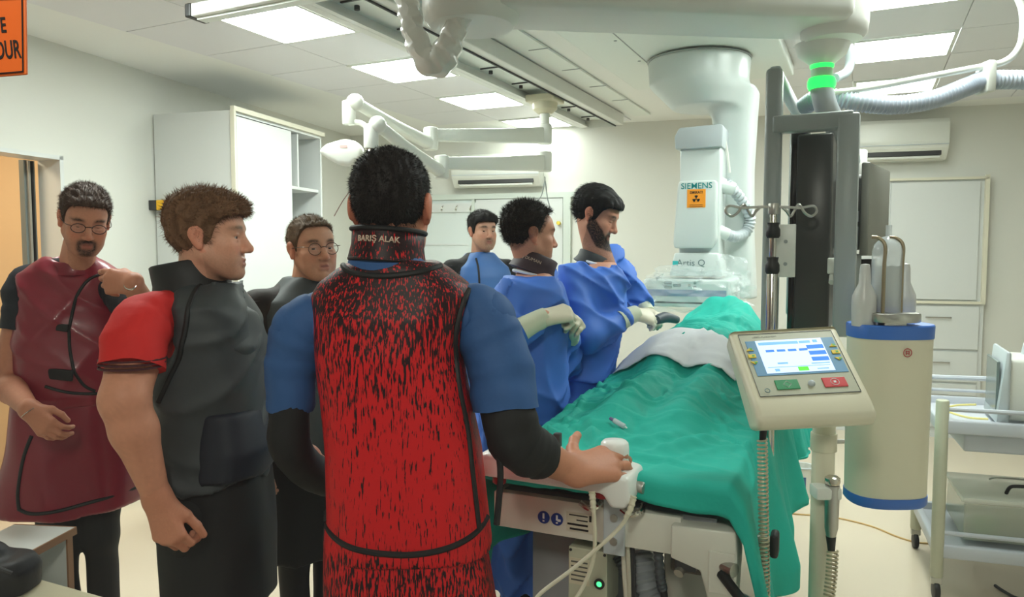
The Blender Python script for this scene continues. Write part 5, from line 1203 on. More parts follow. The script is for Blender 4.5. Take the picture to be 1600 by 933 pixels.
def make_hair(M, c, s, o, parent):
    h = o['hair']; cc = np.array(c); Rm = np.array(M)
    lo, hi = cc - .16 * s, cc + .18 * s
    F_ = Field(lo, hi, .0038)
    ys = h.get('ys', [-.12, -.07, -.045, -.02, -.008, .012, .022, .04, .06, .1]); zs = h.get('zs', [-.075, -.07, -.045, -.004, .0, -.018, .0, .045, .066, .072])
    tt, ts = h.get('top', .016), h.get('side', .006); rs = np.random.RandomState(h.get('seed', 1)); ph = rs.rand(8) * 6
    def fn(g, X, Y, Z):
        dx, dy, dz = (X - cc[0]) / s, (Y - cc[1]) / s, (Z - cc[2]) / s
        x = Rm[0, 0] * dx + Rm[1, 0] * dy + Rm[2, 0] * dz; y = Rm[0, 1] * dx + Rm[1, 1] * dy + Rm[2, 1] * dz; z = Rm[0, 2] * dx + Rm[1, 2] * dy + Rm[2, 2] * dz
        k = lambda cx, cy, cz, a, b, c_: (np.sqrt(((x - cx) / a) ** 2 + ((y - cy) / b) ** 2 + ((z - cz) / c_) ** 2) - 1) * min(a, b, c_)
        d = np.minimum(k(0, -.018, .034, .076, .095, .087), k(0, .05, .048, .060, .042, .048))
        up = np.clip((z - .03) / .07, 0, 1); fr = np.clip((y - .0) / .08, 0, 1)
        t = ts + (tt - ts) * up + h.get('front', 0) * fr * up
        t = t + h.get('rough', .0025) * (np.sin(x * 160 + 6 * np.sin(y * 30 + ph[0]) + ph[1]) * np.sin(y * 60 + z * 90 + ph[2]) + .6 * np.sin(x * 310 + y * 120 + ph[3]))
        zh = np.interp(y, ys, zs) + h.get('peak', 0.0) * np.where(y > .05, (np.abs(x) / .05) ** 2, 0) + .003 * np.sin(x * 300 + y * 200)
        return np.maximum((d - t) * s, (zh - z) * .8 * s)
    F_.whole(fn); v, q = F_.mesh(); v = relax(v, q, 1)
    # short fibres on the surface
    me0 = npmesh(v, q); nv = len(v); nr = np.empty(nv * 3, dtype=np.float32)
    me0.vertex_normals.foreach_get('vector', nr) if hasattr(me0, 'vertex_normals') else me0.vertices.foreach_get('normal', nr)
    nr = nr.reshape(-1, 3); bpy.data.meshes.remove(me0)
    n = h.get('fibres', 5000); idx = rs.randint(0, nv, n); p = v[idx]; nn = nr[idx]
    fl = np.array(M @ V(h.get('flow', (0, -.5, -.6)))); d = nn * h.get('lift', .5) + fl + rs.randn(n, 3) * h.get('messy', .25); d /= np.linalg.norm(d, axis=1)[:, None]
    L = (h.get('len', .010) * (.6 + .8 * rs.rand(n)))[:, None] * s; wv = np.cross(d, nn); wv /= np.maximum(np.linalg.norm(wv, axis=1), 1e-6)[:, None]; wv *= .0007
    a, b, t1, t2 = p - wv - nn * .001, p + wv - nn * .001, p + d * L + wv * .2, p + d * L - wv * .2
    fv = np.stack([a, b, t1, t2], 1).reshape(-1, 3); fq = np.arange(n * 4).reshape(-1, 4)
    v2, q2, _ = joinvq([(v, q), (fv, fq)])
    cl = S(*o['hairc']); m = mat('hair_%d_%d_%d' % tuple(o['hairc']), cl, .62, var=.35, vscale=60, stretch=(1, 1, .5), spec=.25)
    return link('hair', npmesh(v2, q2), m, parent, True)
def build_body(t, o, prims_rest, hands, skin_rest=None):
    M, c, s = o['M'], o['c'], o['s']
    hp = head_prims(M, c, s, o); nb = V(o['neck'])
    L = lambda x, y, z: np.array(V(c) + M @ (V((x, y, z)) * s))
    neck = [('rc', L(0, -.028, -.03), np.array(nb), .054 * s * o.get('neckw', 1), .062 * s * o.get('neckw', 1), .02 * s), ('rc', L(0, .0, -.06), np.array(nb) + np.array(M @ V((0, .02, 0))), .042 * s, .05 * s, .03 * s)]
    v1, q1 = sdf(hp + neck, .0030, cuts=[(nb + V((0, 0, -.01)), (0, 0, -1))]); c1 = paint_head(v1, M, c, s, o)
    parts = [(v1, q1, c1)]
    v2, q2 = sdf(neck + prims_rest, .008, cuts=[(nb + V((0, 0, .02)), (0, 0, 1))]); parts.append((v2, q2, np.tile(np.array(S(*o.get('skinb', o['skin']))), (len(v2), 1))))
    for hnd in hands:
        v3, q3 = sdf(hnd, .0026); parts.append((v3, q3, np.tile(np.array(S(*o.get('handc', o.get('skinb', o['skin'])))), (len(v3), 1))))
    v, q, cl = joinvq(parts)
    rs = np.random.RandomState(2); cl = np.clip(cl * (1 + .03 * rs.randn(len(cl), 1)), 0, 1)
    b = link('body', npmesh(v, q, 'body', cl), vmat('skin', .5, .02, 500, sss=0.0, spec=.35), t, True)
    # eyes
    if not o.get('noeyes'):
        for sx in (-1, 1):
            ec = V(c) + M @ (V((sx * .032, .0725, .0022)) * s); gz = o.get('gaze', (0, 1, 0)); gd = (M @ V(gz)).normalized()
            mb = MB(); mb.sph(ec, .0125 * s, seg=16); e = mb.build('eye', mat('eye_white', S(186, 176, 168), .3), b, True)
            mb = MB(); mb.lathe([(0, .0126 * s), (.003 * s, .0124 * s), (.0064 * s, .0110 * s), (.0064 * s, .009 * s)], ec, gd, 12); mb.build('iris', mat('iris_dark', S(52, 36, 26), .2), e, True)
    if 'hair' in o: make_hair(M, c, s, o, t)
    return b
def limb(a, b, c, r=(.052, .042, .028), k=.02):
    a, b, c = [np.array(q) for q in (a, b, c)]; m = b + (c - b) * .3
    return [('rc', a, b, r[0], r[1], k), ('rc', b, m, r[1], r[1] * .98, k), ('rc', m, c, r[1] * .98, r[2], k)]
def legs(H, cx, cy, psi, r=1.0, gap=.09, fwd=(0, 0)):
    f, rr = facing(psi); out = []
    for sx, fo in ((-1, fwd[0]), (1, fwd[1])):
        h = V((cx, cy, .50 * H)) + rr * (sx * gap); k = V((cx, cy, .275 * H)) + rr * (sx * gap) + f * (fo * .5 + .01); a = V((cx, cy, .05 * H)) + rr * (sx * gap) + f * (fo - .02)
        out += [('rc', np.array(h), np.array(k), .085 * r, .058 * r, .03), ('rc', np.array(k), np.array(a), .056 * r, .038 * r, .03), ('rc', np.array(a), np.array(a + f * .16 + V((0, 0, -.045))), .036 * r, .03 * r, .02)]
    return out
def shoes(t, H, cx, cy, psi, m, gap=.09, fwd=(0, 0)):
    f, rr = facing(psi)
    for sx, fo in ((-1, fwd[0]), (1, fwd[1])):
        a = V((cx, cy, .045)) + rr * (sx * gap) + f * (fo - .05); b = a + f * .19
        v, q = sdf([('rc', np.array(a), np.array(b), .044, .036, 0)], .009, cuts=[(V((0, 0, .004)), (0, 0, -1))]); link('shoe', npmesh(v, q), m, t, True)
def cloth(name, prims, m, t, h=.008, seed=0, amp=.0, f=(14, 14, 5), cuts=(), rel=1, post=None):
    def pst(g, X, Y, Z):
        if amp: g = g + amp * folds(X, Y, Z, seed, f)
        if post: g = post(g, X, Y, Z)
        return g
    v, q = sdf(prims, h, pad=4 * h + amp * 3, cuts=cuts, post=pst if (amp or post) else None, rel=rel)
    return link(name, npmesh(v, q), m, t, True)
def sleeve(name, path, rads, m, t, seed=0, amp=.05, seg=22, sub=8):
    P = smooth_path(path, sub); n = len(P); rs = np.random.RandomState(seed); ph = rs.rand(4) * 6; kn = np.linspace(0, 1, len(rads))
    mb = MB(); mb.tube(P, lambda q: float(np.interp(q, kn, rads)) * (1 + amp * math.sin(q * 26 + ph[0]) + amp * .6 * math.sin(q * 47 + ph[1])), seg, 1)
    for v in mb.bm.verts: v.co += V((math.sin(v.co.z * 60 + v.co.y * 40 + ph[2]), math.sin(v.co.x * 50 + v.co.z * 45), math.sin(v.co.x * 70 + ph[3]))) * .002
    return mb.build(name, m, t, True)
def collar(name, c, M, r, h, m, t, flare=.0, open_=0.0, th=.012, sy=1.1):
    # a stand-up band around the neck; M is a 3x3 frame (right, forward, up)
    n = 40; vs_, fs = [], []
    prof = [(r + flare, 0), (r + th + flare, .003), (r + th, h * .5), (r + th, h - .004), (r + th * .5, h), (r, h - .004), (r, h * .5), (r + flare - .004, .004)]
    for k in range(n):
        a = 2 * math.pi * k / n
        for rr, z in prof: vs_.append(V(c) + M @ V((rr * math.cos(a), sy * rr * math.sin(a), z - .25 * open_ * z * math.sin(a))))
    m_ = len(prof)
    for k in range(n):
        for j in range(m_): fs.append((k * m_ + j, ((k + 1) % n) * m_ + j, ((k + 1) % n) * m_ + (j + 1) % m_, k * m_ + (j + 1) % m_))
    o = link(name, frommesh(vs_, fs), m, t, True); sharp(o.data, 60); return o
def curved_text(name, body, c, M, r, z, size, m, parent, ang0=-math.pi / 2, sy=1.1, bold=.0):
    cu = bpy.data.curves.new('txt', 'FONT'); cu.body = body; cu.size = size; cu.align_x = 'CENTER'; cu.align_y = 'CENTER'; cu.offset = bold; cu.resolution_u = 3
    tt = bpy.data.objects.new('txt', cu); COL.objects.link(tt); dg = bpy.context.evaluated_depsgraph_get(); me = bpy.data.meshes.new_from_object(tt.evaluated_get(dg)); bpy.data.objects.remove(tt); bpy.data.curves.remove(cu)
    for v in me.vertices:
        a = ang0 + v.co.x / r; v.co = V(c) + M @ V((r * math.cos(a), sy * r * math.sin(a), z + v.co.y))
    me.materials.clear(); o = link(name, me, m, parent); md = o.modifiers.new('solid', 'SOLIDIFY'); md.thickness = .0015; md.offset = 0; return o
def piping(name, obj_parts, pts, direction, r, m, parent, closed=False, sub=8):
    # a bound edge laid on the garment surface: points are cast onto it along a direction
    vs_, ps = [], []
    for ob in obj_parts:
        o = len(vs_); vs_ += [v.co.copy() + (ob.matrix_basis.translation * 0) for v in ob.data.vertices]; ps += [tuple(i + o for i in p.vertices) for p in ob.data.polygons]
    bv = BVHTree.FromPolygons(vs_, ps); out = []; d = V(direction).normalized()
    for p in smooth_path(pts, sub, closed):
        hit = bv.ray_cast(p - d * 1.2, d)
        if hit[0] is not None: out.append(hit[0])
    if len(out) < 3: return None
    # even out jumps
    for _ in range(2): out = [out[0]] + [(out[i - 1] + out[i] * 2 + out[i + 1]) / 4 for i in range(1, len(out) - 1)] + [out[-1]]
    return MB().tube(out, r, 8, 1, closed).build(name, m, parent, True)
def glasses(t, M, c, s, col, r=.0205, round_=1.0, parent=None):
    m = mat('frame_%d' % col[0], S(*col), .35, .5); L = lambda x, y, z: V(c) + M @ (V((x, y, z)) * s)
    g = MB()
    for sx in (-1, 1):
        g.tube([L(sx * .034 + r * 1.12 * math.cos(a), .0985 - abs(r * math.cos(a)) * .1, .000 + r * round_ * math.sin(a)) for a in np.linspace(0, 6.283, 21)[:-1]], .0013, 6, 1, True)
        g.tube([L(sx * (.034 + r * 1.1), .096, .008), L(sx * .074, .085, .010), L(sx * .082, .03, .010), L(sx * .083, -.012, .008)], .0012, 6, 3)
    g.tube([L(-.012, .099, .006), L(0, .103, .008), L(.012, .099, .006)], .0013, 6, 3)
    o = g.build('glasses', m, t, True)
    for sx in (-1, 1):
        MB().lathe([(0, 0), (r, .0), (r, .0006), (0, .0006)], L(sx * .034, .0975, 0), M @ V((0, 1, 0)), 20, sx=1.0, sy=1.0).build('lens', mat('lens_clear', S(230, 225, 230), .05, alpha=.04, spec=.6), o, True)
    return o
m_skinless = None
def hc(px, py_top, Y, s, extra=.137): p = A(px, py_top, Y); return V((p.x, p.y, p.z - extra * s))
def ldir(M, v): return M @ V(v)
m_redprint = bpy.data.materials.new('red_streak_print'); m_redprint.use_nodes = True
nt = m_redprint.node_tree; b_ = nt.nodes['Principled BSDF']; b_.inputs['Roughness'].default_value = .5; b_.inputs['Specular IOR Level'].default_value = .3
tc = nt.nodes.new('ShaderNodeTexCoord'); mp = nt.nodes.new('ShaderNodeMapping'); mp.inputs['Scale'].default_value = (260, 260, 36); no = nt.nodes.new('ShaderNodeTexNoise'); no.inputs['Scale'].default_value = 1.0; no.inputs['Detail'].default_value = 3
sx_ = nt.nodes.new('ShaderNodeSeparateXYZ'); ma = nt.nodes.new('ShaderNodeMapRange'); ma.inputs[1].default_value = 0.70; ma.inputs[2].default_value = 1.48; ma.interpolation_type = 'LINEAR'
cr = nt.nodes.new('ShaderNodeValToRGB'); e = cr.color_ramp.elements; e[0].position = 0; e[0].color = (.46,) * 3 + (1,); e[1].position = 1; e[1].color = (.60,) * 3 + (1,)
for pos, val in ((.10, .50), (.22, .49), (.24, .40), (.45, .36), (.62, .42), (.80, .50), (.90, .56)): q = e.new(pos); q.color = (val, val, val, 1)
su = nt.nodes.new('ShaderNodeMath'); su.operation = 'SUBTRACT'; gt = nt.nodes.new('ShaderNodeMapRange'); gt.inputs[1].default_value = -.03; gt.inputs[2].default_value = .03
mx = nt.nodes.new('ShaderNodeMix'); mx.data_type = 'RGBA'; mx.inputs['A'].default_value = (*S(34, 8, 12), 1); mx.inputs['B'].default_value = (*S(206, 22, 26), 1)
nt.links.new(tc.outputs['Object'], mp.inputs[0]); nt.links.new(mp.outputs[0], no.inputs['Vector']); nt.links.new(tc.outputs['Object'], sx_.inputs[0]); nt.links.new(sx_.outputs['Z'], ma.inputs[0]); nt.links.new(ma.outputs[0], cr.inputs[0])
nt.links.new(no.outputs['Fac'], su.inputs[0]); nt.links.new(cr.outputs[0], su.inputs[1]); nt.links.new(su.outputs[0], gt.inputs[0]); nt.links.new(gt.outputs[0], mx.inputs['Factor']); nt.links.new(mx.outputs['Result'], b_.inputs['Base Color'])
m_bind = mat('binding_black', S(16, 15, 16), .6); m_scrub = mat('scrub_blue', S(44, 86, 142), .7, bump=.08, bscale=60, var=.06)
m_blk = mat('black_cloth', S(17, 16, 17), .75, bump=.02, bscale=30); m_trs = mat('black_trousers', S(18, 18, 20), .7, bump=.02, bscale=25)
m_shoe = mat('shoe_dark', S(30, 30, 32), .5)
def trousers(t, H, cx, cy, psi, m, r=1.0, gap=.09, fwd=(0, 0), top=.58, name='trousers', thin=0.0):
    r = r - thin * 4; gap = gap - thin * .8
    f, rr = facing(psi); L = [(p[0], p[1], p[2], p[3] + .012, p[4] + .016, p[5]) for p in legs(H, cx, cy, psi, r, gap, fwd) if p[3] > .037 * r]
    L = [p for i, p in enumerate(L)]
    st = torso(H, cx, cy, psi, 0, .012 - thin * 1.6, .015 - thin * 1.3, .46 * H, top * H)
    L.append(('loft', st, psi, .04, 2.4))
    o = cloth(name, L, m, t, .011, 3, .003, (22, 22, 9)); shoes(t, H, cx, cy, psi, m_shoe, gap, fwd); return o
def std_rest(H, cx, cy, psi, lean, arms, fwd=(0, 0)):
    L = [('loft', torso(H, cx, cy, psi, lean, -.032, -.025), psi, .03, 2.3)] + [('rc', p[1], p[2], p[3] * .8, p[4] * .8, p[5]) for p in legs(H, cx, cy, psi, .85, .066, fwd)]
    for a in arms: L += limb(*a)
    return L
def crease(seed, cx, cy, n=0, amp=.006):
    rs = np.random.RandomState(seed); ph = rs.rand(10) * 6.28
    def post(g, X, Y, Z):
        x, y = X - cx, Y - cy
        w1 = 1.4 * np.sin(Z * 7 + x * 5 + ph[0]) + 1.1 * np.sin(y * 11 - Z * 5 + ph[1]); w2 = 1.5 * np.sin(Z * 6 - y * 8 + ph[2]) + 1.2 * np.sin(x * 10 + ph[3])
        R = lambda q: (1 - np.abs(np.sin(q))) ** 2.2
        a = R(x * 17 + Z * 13 + w1 + ph[4]); b = R(y * 19 - Z * 16 + w2 + ph[5]); c = R((x - y) * 10 + Z * 26 + w1 * 1.5 + ph[6])
        m1 = np.clip(.5 + .8 * np.sin(Z * 9 + x * 7 + ph[7]), 0, 1); m2 = np.clip(.5 + .8 * np.sin(Z * 8 - y * 9 + ph[8]), 0, 1)
        return g - amp * (a * m1 + b * m2 + .8 * c * (1 - m1 * m2)) + amp * .6
    return post
# ---------------------------------------------------------------- the man in front, seen from behind
s = .99; c = hc(612, 232, 1.63, s); M = head_frame(6, 3, 0); H = 1.75; cx, cy = A(606, 440, 1.63).x, 1.63
t = thing('person', 'man seen from behind in red streaked lead vest, hand on the table control', 'person', (cx, cy, 0))
S_, E_, W_ = A(760, 500, 1.63), A(800, 690, 1.58), A(890, 736, 1.675); Sl, El, Wl = A(466, 512, 1.63), A(455, 700, 1.64), A(525, 750, 1.92)
o = dict(M=M, c=c, s=s, neck=V((cx, cy + .0, 1.47)), skin=(196, 134, 108), skinb=(192, 132, 104), hairc=(28, 22, 20), ear=.004, handc=(196, 134, 106),
         hair=dict(top=.014, side=.007, rough=.0016, fibres=16000, len=.007, lift=.55, flow=(0, -.2, -.6), messy=.3, zs=[-.070, -.066, -.050, -.004, .0, -.018, .0, .045, .066, .072]))
yd = A(985, 716, 1.78) - W_
hand = hand_prims(W_ + yd.normalized() * .01, yd, (-.10, -.62, .80), 'R', fcurl=((4, 30, 30), (6, 34, 30), (10, 38, 32), (16, 42, 34)), thumb=(.80, .50, -.05), tcurl=12, s=1.26, spread=2.4, k=.007)
arms = [(S_, E_, W_, (.055, .045, .030)), (Sl, El, Wl, (.034, .032, .028))]
hand = [('rc', np.array(E_ + (W_ - E_) * .35), np.array(W_ + yd.normalized() * .012), .0445, .0295, .01)] + hand
build_body(t, o, std_rest(H, cx, cy, 5, 0, arms), [hand])
MB().tube([W_ + yd.normalized() * .128 + V((.006, -.003, .004)) + (V((0, -.35, -.8)) * math.cos(a) + V((-.05, -.8, .4)) * math.sin(a)) * .0115 for a in np.linspace(0, 6.28, 17)[:-1]], .0018, 6, 1, True).build('ring', m_chrome, t, True)
trousers(t, H, cx, cy, 5, m_trs, thin=.03)
sh_ = cloth('scrub_shirt', [('loft', torso(H, cx - .005, cy, 5, 0, -.028, -.008, 1.0), 5, .03, 2.3), ('rc', np.array(A(600, 455, 1.66)), np.array(S_), .05, .066, .03), ('rc', np.array(A(600, 455, 1.66)), np.array(Sl), .05, .06, .03), ('loft', [(1.44, cx, cy - .012, .09, .07), (1.48, cx, cy - .012, .088, .08), (1.512, cx, cy - .01, .082, .082)], 5, .02, 2.2)], m_scrub, t, .008, 1, .002)
sleeve('sleeve', [A(705, 486, 1.63), A(745, 490, 1.63), A(766, 530, 1.625), A(783, 580, 1.615), A(790, 640, 1.60)], (.045, .068, .073, .075, .073), m_scrub, t, 1, .02)
sleeve('sleeve', [A(520, 495, 1.63), A(482, 505, 1.63), A(463, 540, 1.635), A(456, 580, 1.635), A(453, 640, 1.64)], (.045, .064, .064, .058, .052), m_scrub, t, 2, .02)
sleeve('undersleeve', [A(789, 610, 1.605), A(799, 668, 1.585), E_ + (W_ - E_) * .12, E_ + (W_ - E_) * .36, E_ + (W_ - E_) * .56], (.060, .061, .060, .056, .050), m_blk, t, 3, .02)
sleeve('undersleeve', [A(453, 610, 1.635), El, A(500, 745, 1.8), Wl], (.045, .046, .045, .038), m_blk, t, 4, .02)
vz = [(.862, .182, .145), (.95, .178, .142), (1.08, .172, .138), (1.2, .163, .135), (1.30, .160, .133), (1.38, .172, .122), (1.425, .180, .106), (1.455, .165, .095), (1.485, .125, .09), (1.505, .09, .08)]
pxc = lambda z: np.interp(z, [.86, 1.1, 1.3, 1.5], [630, 618, 594, 604])
vest = cloth('lead_vest', [('loft', [(z, A(float(pxc(z)), 400, cy - .12).x, cy, a, b) for z, a, b in vz], 5, 0, 2.7), ('el', np.array([cx + .005, cy + .01, 1.572]), [.10, .10, .085], None, .02, 's')], m_redprint, t, .0065, 4, .0022, (16, 16, 6))
skirt = cloth('lead_skirt', [('loft', [(.42, A(642, 400, cy).x, cy, .225, .165), (.7, A(640, 400, cy).x, cy, .20, .15), (.88, A(632, 400, cy).x, cy, .178, .138), (.95, A(628, 400, cy).x, cy, .165, .13)], 5, 0, 2.5)], m_redprint, t, .009, 6, .003, (24, 24, 3))
PP = lambda L: [A(x, y, 1.5) for x, y in L]
for pts in ([(484, 826), (500, 842), (540, 855), (600, 862), (650, 862), (710, 852), (755, 834), (774, 816)], [(738, 441), (722, 470), (711, 510), (707, 550), (714, 610), (728, 680), (738, 760), (747, 838)], [(466, 447), (455, 475), (449, 510), (455, 560), (472, 640), (484, 720), (490, 800), (496, 836)], [(520, 416), (545, 428), (600, 432), (660, 424), (695, 410)]):
    piping('binding', [vest], PP(pts), (0, 1, 0), .0068, m_bind, vest)
MB().tube([A(775, 690, 1.56), A(782, 740, 1.56), A(776, 820, 1.55)], .007, 8).build('binding', m_bind, vest, True)
piping('binding', [skirt], [A(x, y, 1.5) for x, y in ((782, 850), (786, 890), (792, 960))], (0, 1, 0), .007, m_bind, skirt)
Mcol = head_frame(6, 4, 3); ccol = V((cx, cy - .008, 1.498))
col_ = collar('thyroid_collar', ccol, Mcol, .066, .072, m_redprint, t, .006, 0, .013)
for zz in (.004, .069):
    MB().tube([ccol + Mcol @ V((.080 * math.cos(a), 1.1 * .080 * math.sin(a), zz)) for a in np.linspace(0, 6.283, 33)[:-1]], .0055, 8, 1, True).build('binding', m_bind, col_, True)
curved_text('name_lettering', 'BARIŞ ALAK', ccol, Mcol, .0805, .045, .0175, mat('thread_cream', S(206, 180, 160), .6), col_, bold=.0004)
# ---------------------------------------------------------------- the man in profile with the charcoal vest
s = .90; M = head_frame(84, 0, 0); c = hc(326, 293, 1.92, s, .146); H = 1.69; cx, cy = A(322, 450, 1.95).x, 1.95; psi = 82
t = thing('person', 'man in profile wearing a charcoal lead vest over a red short-sleeved shirt', 'person', (cx, cy, 0))
S_, E_, W_ = A(222, 512, 1.78), A(194, 625, 1.68), A(246, 780, 1.71); Sl = A(370, 480, 2.15)
o = dict(M=M, c=c, s=s, neck=V((cx - .02, cy, 1.42)), skin=(214, 158, 132), skinb=(206, 142, 114), handc=(200, 134, 106), hairc=(116, 84, 60), brow=(110, 80, 60), stubble=.28, lip=(190, 116, 104),
         hair=dict(top=.024, side=.008, front=.006, rough=.003, fibres=9000, len=.014, lift=.5, flow=(0, .45, .1), messy=.35, seed=3, zs=[-.070, -.066, -.050, -.006, .0, -.028, -.005, .04, .062, .068]))
yd = A(268, 850, 1.70) - W_
hand = [('rc', np.array(E_ + (W_ - E_) * .45), np.array(W_), .041, .029, .01)] + hand_prims(W_, yd, (-.25, -1, .1), 'R', fcurl=((38, 55, 35), (42, 60, 38), (46, 62, 40), (52, 64, 40)), thumb=(.55, .95, -.35), tcurl=14, s=1.08, spread=.5)
build_body(t, o, std_rest(H, cx, cy, psi, 0, [(S_, E_, W_, (.066, .052, .029)), (Sl, Sl + V((.05, 0, -.28)), Sl + V((.18, -.02, -.45)), (.05, .042, .03))], (-.12, .12)), [hand])
m_redsh = mat('red_polo', S(206, 26, 22), .75, bump=.08, bscale=70)
cloth('polo_shirt', [('loft', torso(H, cx, cy, psi, 0, -.02, -.02, .95), psi, .03, 2.3)], m_redsh, t, .009)
sl_ = sleeve('sleeve', [A(268, 486, 1.88), A(230, 502, 1.80), A(212, 535, 1.74), A(206, 575, 1.71)], (.052, .072, .074, .070), m_redsh, t, 5, .015)
for k in range(3):
    p, q = A(207.5 - k * .5, 560 + k * 6, 1.718), A(208, 575, 1.715); M3 = head_frame(0, 0, 0)
    collar('sleeve_stripe', p + V((0, 0, -.002)), M3, .0700 - k * .0006, .004, mat('stripe_dark', S(70, 16, 24), .7), t, 0, 0, .0035, 1.0)
m_char = mat('charcoal_vest', S(54, 59, 62), .55, bump=.05, bscale=30, var=.12, vscale=7)
f, r = facing(psi)
vz = [(.93, .185, .15), (1.05, .178, .15), (1.18, .175, .15), (1.28, .175, .145), (1.345, .178, .125), (1.385, .17, .105), (1.42, .12, .085), (1.44, .085, .075)]
vest = cloth('lead_vest', [('loft', [(z, cx + f.x * .012, cy, a, b) for z, a, b in vz], psi, 0, 2.5), ('el', np.array(S_ + V((-.0, -.05, -.03))), [.085, .11, .12], None, .02, 's')], m_char, t, .007, 5, .003, (18, 18, 7), post=crease(12, cx, cy, 50, .012))
collar('thyroid_collar', V((cx - .030, cy, 1.395)), head_frame(psi, -10, 0), .074, .105, mat('collar_black', S(22, 22, 24), .6), t, .012)
cloth('collar_bib', [('el', np.array(V((cx + .05, cy - .02, 1.325))), [.085, .135, .075], np.array(head_frame(0, 30, 0)), 0), ('loft', [(1.2, cx + .09, cy, .10, .055), (1.28, cx + .085, cy, .14, .07), (1.36, cx + .05, cy, .12, .075)], psi, .03, 2.2)], m_char, t, .008, 2, .002)
piping('binding', [vest], [A(x, y, 1.7) for x, y in ((262, 448), (268, 500), (258, 560), (240, 600), (222, 640))], (0, 1, 0), .007, m_bind, vest)
m_navy = mat('navy_pocket', S(20, 25, 40), .6)
pk = cloth('hip_pocket', [('loft', [(.95, cx + .09, cy - .06, .13, .075), (1.02, cx + .105, cy - .05, .14, .08), (1.12, cx + .09, cy - .03, .135, .07)], psi + 15, 0, 2.8)], m_navy, t, .008, 3, .003)
quad('chest_label', [A(384, 512, 1.93), A(395, 508, 1.94), A(398, 536, 1.94), A(387, 540, 1.93)], m_greyl, t, .004)
trousers(t, H, cx + .0, cy, psi, m_trs, 1.05, .08, (-.12, .12), .60)
cloth('jacket_hem', [('loft', [(.60, cx + .015, cy, .165, .145), (.75, cx + .015, cy, .17, .145), (.96, cx + .012, cy, .175, .14)], psi, 0, 2.5)], m_trs, t, .009, 8, .004, (20, 20, 5))
# ---------------------------------------------------------------- the man in the burgundy apron at the left
s = .91; M = head_frame(143, 20, -4); c = hc(131, 296, 2.55, s, .118); H = 1.745; cx, cy = A(112, 440, 2.66).x, 2.66; psi = 160
t = thing('person', 'man with glasses and moustache in a burgundy lead apron holding his collar', 'person', (cx, cy, 0))
S_, E_, W_ = A(46, 448, 2.62), A(10, 598, 2.55), A(46, 640, 2.36); Sl, El, Wl = A(192, 462, 2.62), A(240, 510, 2.45), A(208, 443, 2.30)
o = dict(M=M, c=c, s=s, neck=V((cx + .02, cy - .01, 1.45)), skin=(204, 142, 116), skinb=(186, 124, 98), hairc=(76, 56, 46), brow=(60, 42, 34), stache=.95, goatee=.9, stubble=.2, beardc=(40, 26, 22), jaw=1.05, lid=.0035, gaze=(.1, 1, -.35),
         hair=dict(top=.016, side=.007, rough=.0025, fibres=5000, len=.011, lift=.5, flow=(0, -.3, .1), seed=4, zs=[-.070, -.066, -.050, -.006, .0, -.012, .01, .05, .076, .086]))
yd = A(76, 672, 2.34) - W_
hr_ = [('rc', np.array(E_ + (W_ - E_) * .4), np.array(W_), .04, .028, .01)] + hand_prims(W_, yd, (-.4, -.8, .3), 'R', (28, 40, 28), thumb=(.6, .8, -.2))
yl = A(150, 437, 2.33) - Wl
hl_ = [('rc', np.array(El + (Wl - El) * .4), np.array(Wl), .04, .028, .01)] + hand_prims(Wl, yl, (.1, -.95, .35), 'L', fcurl=((6, 22, 20), (25, 45, 30), (38, 60, 35), (45, 62, 35)), thumb=(.45, .9, -.2))
build_body(t, o, std_rest(H, cx, cy, psi, 0, [(S_, E_, W_, (.056, .046, .029)), (Sl, El, Wl, (.056, .046, .029))]), [hr_, hl_])
glasses(t, M, c, s, (40, 26, 26), .021, .82)
m_nv = mat('navy_tshirt', S(20, 24, 34), .75, bump=.06)
cloth('t_shirt', [('loft', torso(H, cx, cy, psi, 0, .008, .008, .95), psi, .03, 2.3)], m_nv, t, .01)
sleeve('sleeve', [A(80, 432, 2.64), S_, A(42, 480, 2.6), A(38, 515, 2.59)], (.06, .075, .076, .072), m_nv, t, 5, .02)
sleeve('sleeve', [A(168, 452, 2.64), A(186, 458, 2.62), A(206, 478, 2.56), A(220, 492, 2.52)], (.045, .062, .066, .064), m_nv, t, 6, .02)
m_burg = mat('burgundy_apron', S(128, 28, 46), .36, bump=.04, bscale=22, var=.08, vscale=5, coat=.15)
f, r = facing(psi)
vz = [(.98, .20, .155), (1.10, .192, .155), (1.22, .185, .15), (1.32, .182, .14), (1.40, .176, .118), (1.45, .165, .10), (1.485, .12, .088), (1.505, .085, .08)]
vest = cloth('apron_top', [('loft', [(z, cx, cy, a, b) for z, a, b in vz], psi, 0, 2.5), ('rc', np.array(S_ + V((-.03, 0, .02))), np.array(S_ + V((-.03, 0, -.14))), .062, .062, .02, 's'), ('el', np.array(V((cx + .02, cy - .01, 1.53))), [.072, .085, .06], None, .02, 's')], m_burg, t, .0075, 4, .003, (12, 12, 6), post=crease(14, cx, cy, 40, .008))
skirt = cloth('apron_skirt', [('loft', [(.59, cx - .035, cy, .245, .19), (.7, cx - .025, cy, .235, .18), (.85, cx - .01, cy, .215, .17), (1.0, cx, cy, .195, .15)], psi, 0, 2.4)], m_burg, t, .0095, 6, .005, (13, 13, 2))
PP = lambda L: [A(x, y, 2.4) for x, y in L]
for pts in ([(96, 395), (108, 420), (116, 440)], [(125, 428), (100, 432), (82, 450), (72, 500), (72, 545), (80, 580), (92, 612), (108, 625)], [(42, 612), (80, 625), (120, 630), (160, 632), (185, 630)], [(165, 428), (172, 460), (180, 480)], [(40, 408), (70, 402), (100, 396)]):
    piping('binding', [vest], PP(pts), (0, 1, 0), .0055, m_bind, vest)
